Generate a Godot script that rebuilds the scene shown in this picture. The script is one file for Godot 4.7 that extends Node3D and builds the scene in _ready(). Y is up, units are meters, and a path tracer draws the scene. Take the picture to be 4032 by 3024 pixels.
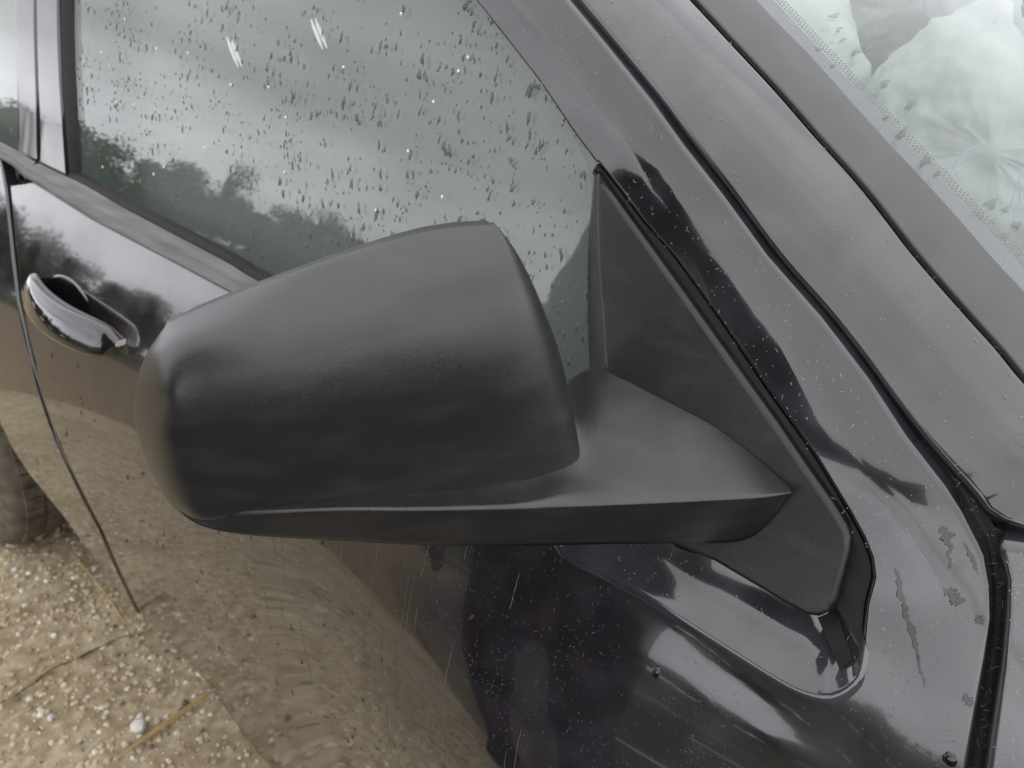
extends Node3D

var rng := RandomNumberGenerator.new()
var names := {}
var M := {}
var KZ: Array = [-0.0411, -0.0374, -0.0333, -0.0287, -0.0236, -0.0184, -0.0131, -0.0083, -0.0044, -0.0015, 0, -0.0002, -0.0026, -0.0092, -0.0229, -0.0418, -0.0628, -0.0853, -0.1071, -0.1248, -0.1396, -0.1542, -0.1692, -0.185, -0.2017, -0.2196, -0.2388, -0.2593, -0.2805]

# ---------------------------------------------------------------- naming
func numbered(called: String) -> String:
	var n: int = names.get(called, 0)
	names[called] = n + 1
	return called if n == 0 else "%s_%03d" % [called, n]

func thing(called: String, label: String, category: String, at := Vector3.ZERO, group := "") -> Node3D:
	var o := Node3D.new()
	o.name = numbered(called)
	add_child(o, true)
	o.position = at
	tag(o, label, category, group)
	return o

func tag(o: Node, label: String, category: String, group := "") -> void:
	if label != "":
		o.set_meta("label", label)
	if category != "":
		o.set_meta("category", category)
	if group != "":
		o.set_meta("group", group)

func obj(called: String, mesh: Mesh, mat: Material, parent: Node = self, kind := "", label := "") -> MeshInstance3D:
	var o := MeshInstance3D.new()
	o.name = numbered(called) if parent == self else called
	o.mesh = mesh
	o.material_override = mat
	if kind != "":
		o.set_meta("kind", kind)
	if label != "":
		o.set_meta("label", label)
	parent.add_child(o, true)
	return o

# ---------------------------------------------------------------- mesh building
class Mb:
	var v := PackedVector3Array()
	var n := PackedVector3Array()
	var uv := PackedVector2Array()
	var c := PackedColorArray()
	var idx := PackedInt32Array()
	func vert(p: Vector3, nn: Vector3, t := Vector2.ZERO, col := Color.WHITE) -> int:
		v.append(p); n.append(nn); uv.append(t); c.append(col)
		return v.size() - 1
	func tri(a: int, b: int, d: int) -> void:
		# wind the face clockwise as seen from the side its normals point to
		var g := (v[b] - v[a]).cross(v[d] - v[a])
		if g.dot(n[a] + n[b] + n[d]) > 0.0:
			idx.append(a); idx.append(d); idx.append(b)
		else:
			idx.append(a); idx.append(b); idx.append(d)
	func flat(a: Vector3, b: Vector3, d: Vector3, out: Vector3) -> void:
		var g := (b - a).cross(d - a).normalized()
		if g.dot(out) < 0.0:
			g = -g
		var i := vert(a, g); var j := vert(b, g); var k := vert(d, g)
		tri(i, j, k)
	func grid(rows: Array, out := Vector3.ZERO, closed := false, uvs := 1.0, col := Color.WHITE, centre = null, centres := []) -> void:
		var r := rows.size()
		var m: int = rows[0].size()
		var first := v.size()
		for i in r:
			for j in m:
				var p: Vector3 = rows[i][j]
				var du: Vector3 = rows[mini(i + 1, r - 1)][j] - rows[maxi(i - 1, 0)][j]
				var jn := (j + 1) % m if closed else mini(j + 1, m - 1)
				var jp := (j - 1 + m) % m if closed else maxi(j - 1, 0)
				var dv: Vector3 = rows[i][jn] - rows[i][jp]
				if dv.length() < 1e-7:
					var ii := clampi(i, 1, r - 2)
					ii = ii - 1 if i == 0 else ii
					dv = rows[clampi(i + (1 if i < r / 2 else -1), 0, r - 1)][jn] - rows[clampi(i + (1 if i < r / 2 else -1), 0, r - 1)][jp]
				var nn := du.cross(dv).normalized()
				v.append(p); n.append(nn); uv.append(Vector2(p.x, p.y) * uvs); c.append(col)
		# one orientation for the whole sheet
		var s := 0.0
		for i in range(first, v.size()):
			var o: Vector3 = out if centre == null else v[i] - centre
			if centres.size():
				o = v[i] - centres[(i - first) / m]
			s += n[i].dot(o)
		if s < 0.0:
			for i in range(first, v.size()):
				n[i] = -n[i]
		for i in r - 1:
			for j in (m if closed else m - 1):
				var a := first + i * m + j
				var b := first + i * m + (j + 1) % m
				tri2(a, b, a + m, b + m)
	func tri2(a: int, b: int, d: int, e: int) -> void:
		tri(a, b, d)
		tri(b, e, d)
	func mesh() -> ArrayMesh:
		var am := ArrayMesh.new()
		var arr := []
		arr.resize(Mesh.ARRAY_MAX)
		arr[Mesh.ARRAY_VERTEX] = v
		arr[Mesh.ARRAY_NORMAL] = n
		arr[Mesh.ARRAY_TEX_UV] = uv
		arr[Mesh.ARRAY_COLOR] = c
		arr[Mesh.ARRAY_INDEX] = idx
		am.add_surface_from_arrays(Mesh.PRIMITIVE_TRIANGLES, arr)
		return am

func cr(p0: Vector3, p1: Vector3, p2: Vector3, p3: Vector3, f: float) -> Vector3:
	return p1 + 0.5 * f * (p2 - p0 + f * (2.0 * p0 - 5.0 * p1 + 4.0 * p2 - p3 + f * (3.0 * (p1 - p2) + p3 - p0)))

# Catmull-Rom through pts, k pieces between neighbours
func smooth(pts: Array, k: int, closed := false) -> Array:
	var o := []
	var m := pts.size()
	var last := m if closed else m - 1
	for i in last:
		var p0: Vector3 = pts[(i - 1 + m) % m] if closed else (pts[i - 1] if i > 0 else pts[0] * 2.0 - pts[1])
		var p3: Vector3 = pts[(i + 2) % m] if closed else (pts[i + 2] if i + 2 < m else pts[m - 1] * 2.0 - pts[m - 2])
		for s in k:
			o.append(cr(p0, pts[i], pts[(i + 1) % m], p3, float(s) / k))
	if not closed:
		o.append(pts[m - 1])
	return o

# smooth a control net [row][column]
func smooth_net(net: Array, ku: int, kv: int, closed_v := false) -> Array:
	var rows := []
	for r in net:
		rows.append(smooth(r, kv, closed_v))
	var cols := []
	for j in rows[0].size():
		var col := []
		for i in rows.size():
			col.append(rows[i][j])
		cols.append(smooth(col, ku))
	var out := []
	for i in cols[0].size():
		var r := []
		for j in cols.size():
			r.append(cols[j][i])
		out.append(r)
	return out

# points at even distances along a polyline
func resample(pts: Array, n: int) -> Array:
	var d := [0.0]
	for i in range(1, pts.size()):
		d.append(d[i - 1] + pts[i].distance_to(pts[i - 1]))
	var o := []
	var k := 0
	for i in n:
		var t: float = d[-1] * i / (n - 1)
		while k < pts.size() - 2 and d[k + 1] < t:
			k += 1
		var w: float = (t - d[k]) / maxf(d[k + 1] - d[k], 1e-9)
		o.append(pts[k].lerp(pts[k + 1], w))
	return o

# ---------------------------------------------------------------- the body side: z for a place (x along the car, y up)
func prof(y: float) -> float:
	var t := (y - 0.1) / 0.05
	var i := clampi(int(floor(t)), 1, KZ.size() - 3)
	var f := t - i
	var p0: float = KZ[i - 1]
	var p1: float = KZ[i]
	var p2: float = KZ[i + 1]
	var p3: float = KZ[i + 2]
	return p1 + 0.5 * f * (p2 - p0 + f * (2.0 * p0 - 5.0 * p1 + 4.0 * p2 - p3 + f * (3.0 * (p1 - p2) + p3 - p0)))

func body(x: float, y: float) -> float:
	var w := 0.1 * smoothstep(0.45, 0.95, x)
	var k := 1.0 - smoothstep(0.95, 1.02, y)
	var crease := 0.0021 * exp(-pow((y - (0.835 - 0.155 * (x - 0.817))) / 0.018, 2.0)) * smoothstep(0.72, 0.85, x) * (1.0 - smoothstep(0.97, 1.12, x))
	# the frame turns away towards the gap beside the windscreen pillar
	var s := (x - 0.72) * 0.607 + (y - 1.231) * 0.795 + 0.027
	var turn := 0.0
	if x > 0.5 and y > 0.85:
		turn = 0.12 * (s + sqrt(s * s + 0.000012))
	return prof(y + w * k) + (prof(0.95) - prof(0.95 + w)) * k - crease - turn

func glass_z(_x: float, y: float) -> float:
	return -0.116 - 0.235 * (y - 0.97) - 0.196 * (y - 0.97) * (y - 0.97)

func f_normal(f: Callable, x: float, y: float) -> Vector3:
	var e := 0.004
	return Vector3(-(f.call(x + e, y) - f.call(x - e, y)) / (2 * e), -(f.call(x, y + e) - f.call(x, y - e)) / (2 * e), 1.0).normalized()

func on(f: Callable, x: float, y: float, lift := 0.0) -> Vector3:
	return Vector3(x, y, f.call(x, y) + lift)

func v2(a: Array) -> PackedVector2Array:
	var o := PackedVector2Array()
	for i in range(0, a.size(), 2):
		o.append(Vector2(a[i], a[i + 1]))
	return o

# a sheet of the surface z = f(x, y) cut to an outline, with rolled edges and a flange turned inwards
func panel(poly: PackedVector2Array, f: Callable, cell: float, r: float, depth: float, lift := 0.0, tint = null, side := 1.0) -> ArrayMesh:
	if Geometry2D.is_polygon_clockwise(poly):
		poly.reverse()
	var m := poly.size()
	var inset := PackedVector2Array()
	var outn := PackedVector2Array()
	for i in m:
		var a := (poly[i] - poly[(i - 1 + m) % m]).normalized()
		var b := (poly[(i + 1) % m] - poly[i]).normalized()
		var na := Vector2(a.y, -a.x)
		var nb := Vector2(b.y, -b.x)
		var q := (na + nb).normalized() / maxf(0.5, sqrt(maxf(0.0, 0.5 + 0.5 * na.dot(nb))))
		outn.append(q)
		inset.append(poly[i] - q * r)
	var b := Mb.new()
	var lo := inset[0]
	var hi := inset[0]
	for p in inset:
		lo = lo.min(p)
		hi = hi.max(p)
	var nx := int(ceil((hi.x - lo.x) / cell))
	var ny := int(ceil((hi.y - lo.y) / cell))
	var put := func(p: Vector2, nn: Vector3, dz: float) -> int:
		var col: Color = tint.call(p.x, p.y) if tint != null else Color.WHITE
		return b.vert(Vector3(p.x, p.y, (f.call(p.x, p.y) + lift + dz) * side + (0.0 if side > 0 else -1.86)), nn if side > 0 else Vector3(nn.x, nn.y, -nn.z), p, col)
	for i in nx:
		for j in ny:
			var c0 := lo + Vector2(i, j) * cell
			var sq := PackedVector2Array([c0, c0 + Vector2(cell, 0), c0 + Vector2(cell, cell), c0 + Vector2(0, cell)])
			for piece in Geometry2D.intersect_polygons(sq, inset):
				var t := Geometry2D.triangulate_polygon(piece)
				var ids := []
				for p in piece:
					ids.append(put.call(p, f_normal(f, p.x, p.y), 0.0))
				for k in range(0, t.size(), 3):
					b.tri(ids[t[k]], ids[t[k + 1]], ids[t[k + 2]])
	# rolled edge
	var rings := []
	for k in 6:
		var ang := PI / 2 * minf(k, 4) / 4.0
		var ring := []
		for i in m:
			var p := inset[i] + outn[i] * r * sin(ang)
			var dz := -r * (1.0 - cos(ang)) - (depth if k == 5 else 0.0)
			var nn := (f_normal(f, p.x, p.y) * cos(ang) + Vector3(outn[i].x, outn[i].y, 0) * sin(ang)).normalized()
			ring.append(put.call(p, nn, dz))
		rings.append(ring)
	for k in 5:
		for i in m:
			b.tri2(rings[k][i], rings[k][(i + 1) % m], rings[k + 1][i], rings[k + 1][(i + 1) % m])
	return b.mesh()

# a pane of glass with two faces
func pane(poly: PackedVector2Array, f: Callable, cell: float, thick: float, side := 1.0) -> ArrayMesh:
	var b := Mb.new()
	if Geometry2D.is_polygon_clockwise(poly):
		poly.reverse()
	var lo := poly[0]
	var hi := poly[0]
	for p in poly:
		lo = lo.min(p)
		hi = hi.max(p)
	for face in 2:
		var s := 1.0 if face == 0 else -1.0
		for i in int(ceil((hi.x - lo.x) / cell)):
			for j in int(ceil((hi.y - lo.y) / cell)):
				var c0 := lo + Vector2(i, j) * cell
				var sq := PackedVector2Array([c0, c0 + Vector2(cell, 0), c0 + Vector2(cell, cell), c0 + Vector2(0, cell)])
				for piece in Geometry2D.intersect_polygons(sq, poly):
					var t := Geometry2D.triangulate_polygon(piece)
					var ids := []
					for p in piece:
						var nn := f_normal(f, p.x, p.y) * s
						ids.append(b.vert(Vector3(p.x, p.y, (f.call(p.x, p.y) - thick * face) * side + (0.0 if side > 0 else -1.86)), nn if side > 0 else Vector3(nn.x, nn.y, -nn.z), p))
					for k in range(0, t.size(), 3):
						b.tri(ids[t[k]], ids[t[k + 1]], ids[t[k + 2]])
	for i in poly.size():
		var p := poly[i]
		var q := poly[(i + 1) % poly.size()]
		var d := (q - p).normalized()
		var o := Vector3(d.y, -d.x, 0)
		var zz := func(w: Vector2, k: float) -> Vector3: return Vector3(w.x, w.y, (f.call(w.x, w.y) - k) * side + (0.0 if side > 0 else -1.86))
		b.flat(zz.call(p, 0.0), zz.call(q, 0.0), zz.call(p, thick), o)
		b.flat(zz.call(q, 0.0), zz.call(q, thick), zz.call(p, thick), o)
	return b.mesh()

# a strip between two curves with rolled edges
func strip(l: Array, r: Array, n: int, bulge: float, rad: float, depth: float, out: Vector3, nl := 24, tint := Color.WHITE) -> ArrayMesh:
	l = resample(smooth(l, 6), nl * 2)
	r = resample(smooth(r, 6), nl * 2)
	var rows := []
	for i in l.size():
		var p: Vector3 = l[i]
		var q: Vector3 = r[i]
		var t: Vector3 = (l[mini(i + 1, l.size() - 1)] - l[maxi(i - 1, 0)]) + (r[mini(i + 1, l.size() - 1)] - r[maxi(i - 1, 0)])
		var w := (q - p).normalized()
		var nn := t.cross(w).normalized()
		if nn.dot(out) < 0:
			nn = -nn
		var row := [p - nn * (depth + rad), p - nn * rad]
		for k in range(1, 4):
			var a := PI / 2 * k / 4.0
			row.append(p - nn * rad * (1 - sin(a)) + w * rad * (1 - cos(a)))
		for k in n + 1:
			var u := float(k) / n
			row.append((p + w * rad).lerp(q - w * rad, u) + nn * bulge * sin(PI * u))
		for k in range(1, 4):
			var a := PI / 2 * k / 4.0
			row.append(q - nn * rad * (1 - cos(a)) - w * rad * (1 - sin(a)))
		row.append(q - nn * rad)
		row.append(q - nn * (depth + rad))
		rows.append(row)
	var b := Mb.new()
	b.grid(rows, out, false, 1.0, tint)
	return b.mesh()

# a tube along a path
func tube(path: Array, rad: float, seg := 8, b: Mb = null, flatten := 1.0, up := Vector3.UP) -> Mb:
	if b == null:
		b = Mb.new()
	var rows := []
	for i in path.size():
		var t: Vector3 = (path[mini(i + 1, path.size() - 1)] - path[maxi(i - 1, 0)]).normalized()
		var a := t.cross(up).normalized()
		var c := a.cross(t).normalized()
		var e := 1.0
		if i == 0 or i == path.size() - 1:
			e = 0.35
		var row := []
		for k in seg:
			var g := TAU * k / seg
			row.append(path[i] + (a * cos(g) + c * sin(g) * flatten) * rad * e)
		rows.append(row)
	b.grid(rows, Vector3.ZERO, true, 1.0, Color.WHITE, null, path)
	return b

# a rounded block between two corners
func block(lo: Vector3, hi: Vector3, r: float, seg := 4) -> ArrayMesh:
	var b := Mb.new()
	var c := (lo + hi) / 2
	var h := (hi - lo) / 2 - Vector3.ONE * r
	var rows := []
	for i in seg * 2 + 2:
		var row := []
		var la := -PI / 2 + PI * (mini(i, seg) + maxi(i - seg - 1, 0)) / (2.0 * seg) if false else 0.0
		var half := i <= seg
		la = (-PI / 2 + PI / 2 * i / seg) if half else (PI / 2 * (i - seg - 1) / seg)
		for q in 4:
			for j in seg + 1:
				var lon := PI / 2 * (q + float(j) / seg)
				var s := Vector3(cos(la) * cos(lon), sin(la), cos(la) * sin(lon))
				var sx := 1.0 if q == 0 or q == 3 else -1.0
				var sz := 1.0 if q < 2 else -1.0
				row.append(c + s * r + Vector3(h.x * sx, -h.y if half else h.y, h.z * sz))
		rows.append(row)
	b.grid(rows, Vector3.ZERO, true, 1.0, Color.WHITE, c)
	# caps
	for e in [0, rows.size() - 1]:
		var o := Vector3.DOWN if e == 0 else Vector3.UP
		var rr: Array = rows[e]
		for j in range(1, rr.size() - 1):
			b.flat(rr[0], rr[j], rr[j + 1], o)
	return b.mesh()

# ---------------------------------------------------------------- materials
func mat(col: Color, rough: float, spec := 0.5, coat := 0.0, coat_r := 0.05) -> StandardMaterial3D:
	var m := StandardMaterial3D.new()
	m.albedo_color = col.linear_to_srgb()
	m.albedo_color.a = col.a
	m.roughness = rough
	m.metallic_specular = spec
	if coat > 0:
		m.clearcoat_enabled = true
		m.clearcoat = coat
		m.clearcoat_roughness = coat_r
	return m

func noise_tex(freq: float, lo: Color, hi: Color, size := 512, seed_ := 1, oct := 4, a := 0.0, z := 1.0) -> NoiseTexture2D:
	var t := NoiseTexture2D.new()
	t.width = size
	t.height = size
	t.seamless = true
	var n := FastNoiseLite.new()
	n.seed = seed_
	n.frequency = freq
	n.fractal_octaves = oct
	t.noise = n
	var g := Gradient.new()
	g.set_color(0, lo)
	g.set_color(1, hi)
	g.set_offset(0, a)
	g.set_offset(1, z)
	t.color_ramp = g
	return t

func bump_tex(freq: float, size := 512, seed_ := 3, oct := 2, strength := 4.0) -> NoiseTexture2D:
	var t := NoiseTexture2D.new()
	t.width = size
	t.height = size
	t.seamless = true
	t.as_normal_map = true
	t.bump_strength = strength
	var n := FastNoiseLite.new()
	n.seed = seed_
	n.frequency = freq
	n.fractal_octaves = oct
	t.noise = n
	return t

func grey(x: float) -> Color:
	return Color(x, x, x)

func make_materials() -> void:
	# glossy black paint under a thin film of dust; the vertex colours carry the film
	var p := mat(Color.WHITE, 1.0, 0.58, 1.0, 0.02)
	p.vertex_color_use_as_albedo = true
	p.albedo_texture = noise_tex(0.012, grey(0.80), grey(1.0), 512, 5, 5, 0.25, 0.8)
	p.roughness_texture = noise_tex(0.006, grey(0.05), grey(0.18), 512, 6, 4, 0.2, 0.85)
	p.uv1_scale = Vector3(3.1, 3.1, 1)
	M.paint = p
	M.paint_plain = mat(Color(0.03, 0.03, 0.033), 0.22, 0.62, 1.0, 0.02)
	var g := StandardMaterial3D.new()
	g.transparency = BaseMaterial3D.TRANSPARENCY_ALPHA
	g.albedo_color = Color(0.75, 0.9, 0.82, 0.03)
	g.roughness = 0.0
	g.metallic_specular = 0.5
	M.glass = g
	M.rubber = mat(Color(0.018, 0.018, 0.018), 0.6, 0.4)
	M.rubber.albedo_texture = noise_tex(0.03, grey(0.6), grey(1.0), 256, 9)
	M.rubber.uv1_triplanar = true
	M.rubber.uv1_scale = Vector3.ONE * 6
	M.dull = mat(Color(0.02, 0.02, 0.021), 0.5, 0.5)
	M.moulding = mat(Color(0.19, 0.186, 0.18), 0.42, 0.5)
	M.moulding.albedo_texture = noise_tex(0.02, grey(0.55), grey(1.0), 256, 19, 5)
	M.moulding.uv1_triplanar = true
	M.moulding.uv1_scale = Vector3(1.2, 14, 14)
	# weathered, finely grained black plastic with faint tan smears
	var k := mat(Color.WHITE, 1.0, 0.62)
	k.albedo_texture = noise_tex(0.014, Color(0.019, 0.019, 0.021).linear_to_srgb(), Color(0.046, 0.042, 0.037).linear_to_srgb(), 512, 21, 6, 0.42, 1.0)
	k.roughness_texture = noise_tex(0.03, grey(0.31), grey(0.37), 512, 22, 5)
	k.uv1_triplanar = true
	k.uv1_scale = Vector3(2.6, 6.0, 2.6)
	k.heightmap_enabled = true
	k.heightmap_scale = 0.022
	k.heightmap_texture = noise_tex(0.33, grey(0.0), grey(1.0), 1024, 23, 2)
	M.plastic = k
	var k2: StandardMaterial3D = k.duplicate()  # same plastic darkened: the mirror's dark reflection is put into the colour
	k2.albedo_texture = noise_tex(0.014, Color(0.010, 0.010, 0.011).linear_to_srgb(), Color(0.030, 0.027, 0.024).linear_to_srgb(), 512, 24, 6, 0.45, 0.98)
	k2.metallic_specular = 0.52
	M.plastic_shaded = k2
	M.trim = mat(Color(0.085, 0.086, 0.085), 0.42, 0.6)
	M.trim.albedo_texture = noise_tex(0.008, grey(0.8), grey(1.0), 512, 25, 5)
	M.trim.uv1_triplanar = true
	M.trim.uv1_scale = Vector3.ONE * 3
	M.frit = mat(Color(0.055, 0.052, 0.06), 0.3, 0.5)
	M.dot = mat(Color(0.02, 0.022, 0.024), 0.5, 0.5)
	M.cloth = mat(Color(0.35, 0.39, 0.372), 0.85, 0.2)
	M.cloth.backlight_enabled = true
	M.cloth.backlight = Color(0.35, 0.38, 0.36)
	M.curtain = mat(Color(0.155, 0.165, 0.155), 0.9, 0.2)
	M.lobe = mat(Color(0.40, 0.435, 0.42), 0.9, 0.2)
	M.mud = mat(Color(0.075, 0.058, 0.036), 0.9, 0.2)
	M.strap = mat(Color(0.8, 0.85, 0.82), 0.6, 0.4)
	M.stitch = mat(Color(0.32, 0.45, 0.62), 0.8, 0.2)
	M.drop = mat(Color(0.085, 0.125, 0.11, 0.68), 0.3, 0.3)  # dark green stands in for the dim cabin seen through each drop
	M.drop.transparency = BaseMaterial3D.TRANSPARENCY_ALPHA
	M.film = M.drop.duplicate()
	M.film.albedo_color.a = 0.33
	M.bead = mat(Color(0.8, 0.95, 0.9), 0.1, 0.6, 1.0, 0.0)
	M.wet = mat(Color(0.006, 0.006, 0.007), 0.03, 0.5, 0.6, 0.02)
	M.fleck = mat(Color(0.40, 0.375, 0.33), 0.8, 0.3)
	M.fleck_dim = mat(Color(0.17, 0.155, 0.13), 0.8, 0.3)
	M.tyre = mat(Color(0.20, 0.17, 0.135), 0.85, 0.3)
	M.tyre.albedo_texture = noise_tex(0.02, grey(0.6), grey(1.0), 256, 31)
	M.tyre.uv1_triplanar = true
	M.tyre.uv1_scale = Vector3.ONE * 4
	M.alloy = mat(Color(0.35, 0.35, 0.36), 0.35, 0.6)
	M.alloy.metallic = 0.8
	M.cabin = mat(Color(0.05, 0.05, 0.052), 0.8, 0.3)
	M.seat = mat(Color(0.10, 0.10, 0.105), 0.9, 0.2)
	M.lens = mat(Color(0.5, 0.5, 0.5), 0.02, 0.6)
	M.lens.metallic = 1.0
	# ground
	var s := mat(Color.WHITE, 0.95, 0.25)
	s.vertex_color_use_as_albedo = true
	s.albedo_texture = noise_tex(0.02, Color(0.80, 0.79, 0.76), Color(1, 1, 1), 1024, 41, 6, 0.2, 0.75)
	s.uv1_triplanar = true
	s.uv1_scale = Vector3.ONE * 1.3
	M.sand = s
	M.stone = mat(Color.WHITE, 0.9, 0.3)
	M.stone.vertex_color_use_as_albedo = true
	M.pale = mat(Color(0.62, 0.60, 0.55), 0.8, 0.3)
	M.straw = mat(Color(0.42, 0.29, 0.12), 0.8, 0.3)
	M.asphalt = mat(Color.WHITE, 0.85, 0.3)
	M.asphalt.vertex_color_use_as_albedo = true
	M.asphalt.albedo_texture = noise_tex(0.05, grey(0.7), grey(1.0), 512, 45)
	M.asphalt.uv1_triplanar = true
	M.line = mat(Color(0.7, 0.7, 0.68), 0.7, 0.3)
	M.grass = mat(Color(0.10, 0.125, 0.05), 0.95, 0.2)
	M.grass.albedo_texture = noise_tex(0.02, grey(0.6), grey(1.0), 512, 46)
	M.grass.uv1_triplanar = true
	M.grass.uv1_scale = Vector3.ONE * 0.2
	M.bark = mat(Color(0.09, 0.07, 0.05), 0.9, 0.2)
	M.leaf = mat(Color.WHITE, 0.8, 0.2)
	M.leaf.vertex_color_use_as_albedo = true

# paint film: a light even dust on top, tan road dirt low down and to the rear
func paint_tint(x: float, y: float) -> Color:
	var n: float = dirt_noise.get_noise_2d(x * 60.0, y * 60.0)
	var n2: float = dirt_noise.get_noise_2d(x * 260.0 + 50.0, y * 90.0)
	var low := clampf(1.0 - smoothstep(0.50, 0.86, y + 0.06 * n) , 0.0, 1.0) * (1.0 - smoothstep(0.35, 0.95, x + 0.25 * n))
	var c := Color(0.019, 0.018, 0.021).lerp(Color(0.031, 0.029, 0.034), clampf(0.5 + n, 0.0, 1.0))
	c = c.lerp(Color(0.062, 0.051, 0.036), clampf(low * (0.5 + 0.7 * n + 0.5 * n2), 0.0, 1.0))
	return c

func pillar_tint(_x: float, _y: float) -> Color:
	return Color(0.035, 0.035, 0.038)

var dirt_noise := FastNoiseLite.new()

# ---------------------------------------------------------------- sky
func sky_picture() -> ImageTexture:
	var w := 1024
	var h := 512
	var im := Image.create(w, h, false, Image.FORMAT_RGBF)
	var n := FastNoiseLite.new()
	n.seed = 11
	n.fractal_octaves = 5
	n.frequency = 0.9
	for j in h:
		var e := PI / 2 - PI * (j + 0.5) / h
		for i in w:
			var a := TAU * (i + 0.5) / w
			var d := Vector3(cos(a) * cos(e), sin(e), sin(a) * cos(e))
			var el := rad_to_deg(e)
			# cloud sheets flatten towards the horizon
			var q := Vector3(d.x, 0, d.z) / maxf(0.12, absf(d.y) + 0.16)
			var c := n.get_noise_3d(q.x * 0.9, q.z * 0.9, 3.0)
			var c2 := n.get_noise_3d(d.x * 2.0, d.y * 7.0, d.z * 2.0)
			var l := 1.30 + 0.16 * smoothstep(30.0, 80.0, el) + 0.95 * exp(-pow((el - 10.0) / 15.0, 2.0))
			l *= 1.0 - 0.33 * exp(-pow((el - 16.0 - 6.0 * c2) / 4.5, 2.0))
			l *= 1.0 + 0.30 * c + 0.12 * c2
			l = clampf(l, 0.5, 2.8)
			if el < 0.0:
				l = 1.0
			im.set_pixel(i, j, Color(l * 0.985, l * 0.995, l * 1.04))
	return ImageTexture.create_from_image(im)

# ---------------------------------------------------------------- small stuff
# a short crooked dried trace on a surface
func squiggle(b: Mb, f: Callable, x: float, y: float, ln: float, wd: float, lift: float) -> void:
	var a := rng.randf() * TAU
	var p := Vector2(x, y)
	var prev := []
	var segs := rng.randi_range(2, 4)
	for k in segs + 1:
		var nn := f_normal(f, p.x, p.y)
		var side := Vector3(-sin(a), cos(a), 0)
		side = (side - nn * side.dot(nn)).normalized()
		var w := wd * (0.35 if k == 0 or k == segs else rng.randf_range(0.7, 1.3))
		var c := Vector3(p.x, p.y, f.call(p.x, p.y)) + nn * lift
		var ring := [c - side * w, c + nn * w * 0.9, c + side * w]
		if prev.size():
			b.flat(prev[0], prev[1], ring[0], nn)
			b.flat(prev[1], ring[1], ring[0], nn)
			b.flat(prev[1], prev[2], ring[1], nn)
			b.flat(prev[2], ring[2], ring[1], nn)
		prev = ring
		a += rng.randf_range(-1.3, 1.3)
		p += Vector2(cos(a), sin(a)) * ln / segs

# an irregular low dome on a surface
func blob(b: Mb, f: Callable, x: float, y: float, rx: float, ry: float, h: float, lift: float, seg := 9, rough := 0.3, turn := 0.0) -> void:
	var rim := []
	var mid := []
	var ph := rng.randf() * TAU
	for k in seg:
		var t := TAU * k / seg
		var e := 1.0 + rough * (0.5 * sin(t * 3 + ph * 2.0) + 0.45 * sin(t * 5 + ph * 5.0) + 0.35 * (rng.randf() - 0.5)) + 0.15 * sin(t * 2 + ph)
		var o := Vector2(cos(t) * rx * e, sin(t) * ry * e).rotated(turn)
		rim.append(Vector2(x, y) + o)
		mid.append(Vector2(x, y) + o * 0.6)
	var nn := f_normal(f, x, y)
	var base := b.v.size()
	b.vert(Vector3(x, y, f.call(x, y)) + nn * (lift + h), nn)
	for k in seg:
		var d2: Vector2 = (mid[k] - Vector2(x, y)).normalized()
		b.vert(Vector3(mid[k].x, mid[k].y, f.call(mid[k].x, mid[k].y)) + nn * (lift + h * 0.75), (nn + Vector3(d2.x, d2.y, 0) * 0.5).normalized())
		b.vert(Vector3(rim[k].x, rim[k].y, f.call(rim[k].x, rim[k].y)) + nn * (lift * 0.5), (nn * 0.35 + Vector3(d2.x, d2.y, 0)).normalized())
	for k in seg:
		var i := base + 1 + 2 * k
		var j := base + 1 + 2 * ((k + 1) % seg)
		b.tri(base, i, j)
		b.tri2(i, j, i + 1, j + 1)

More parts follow.
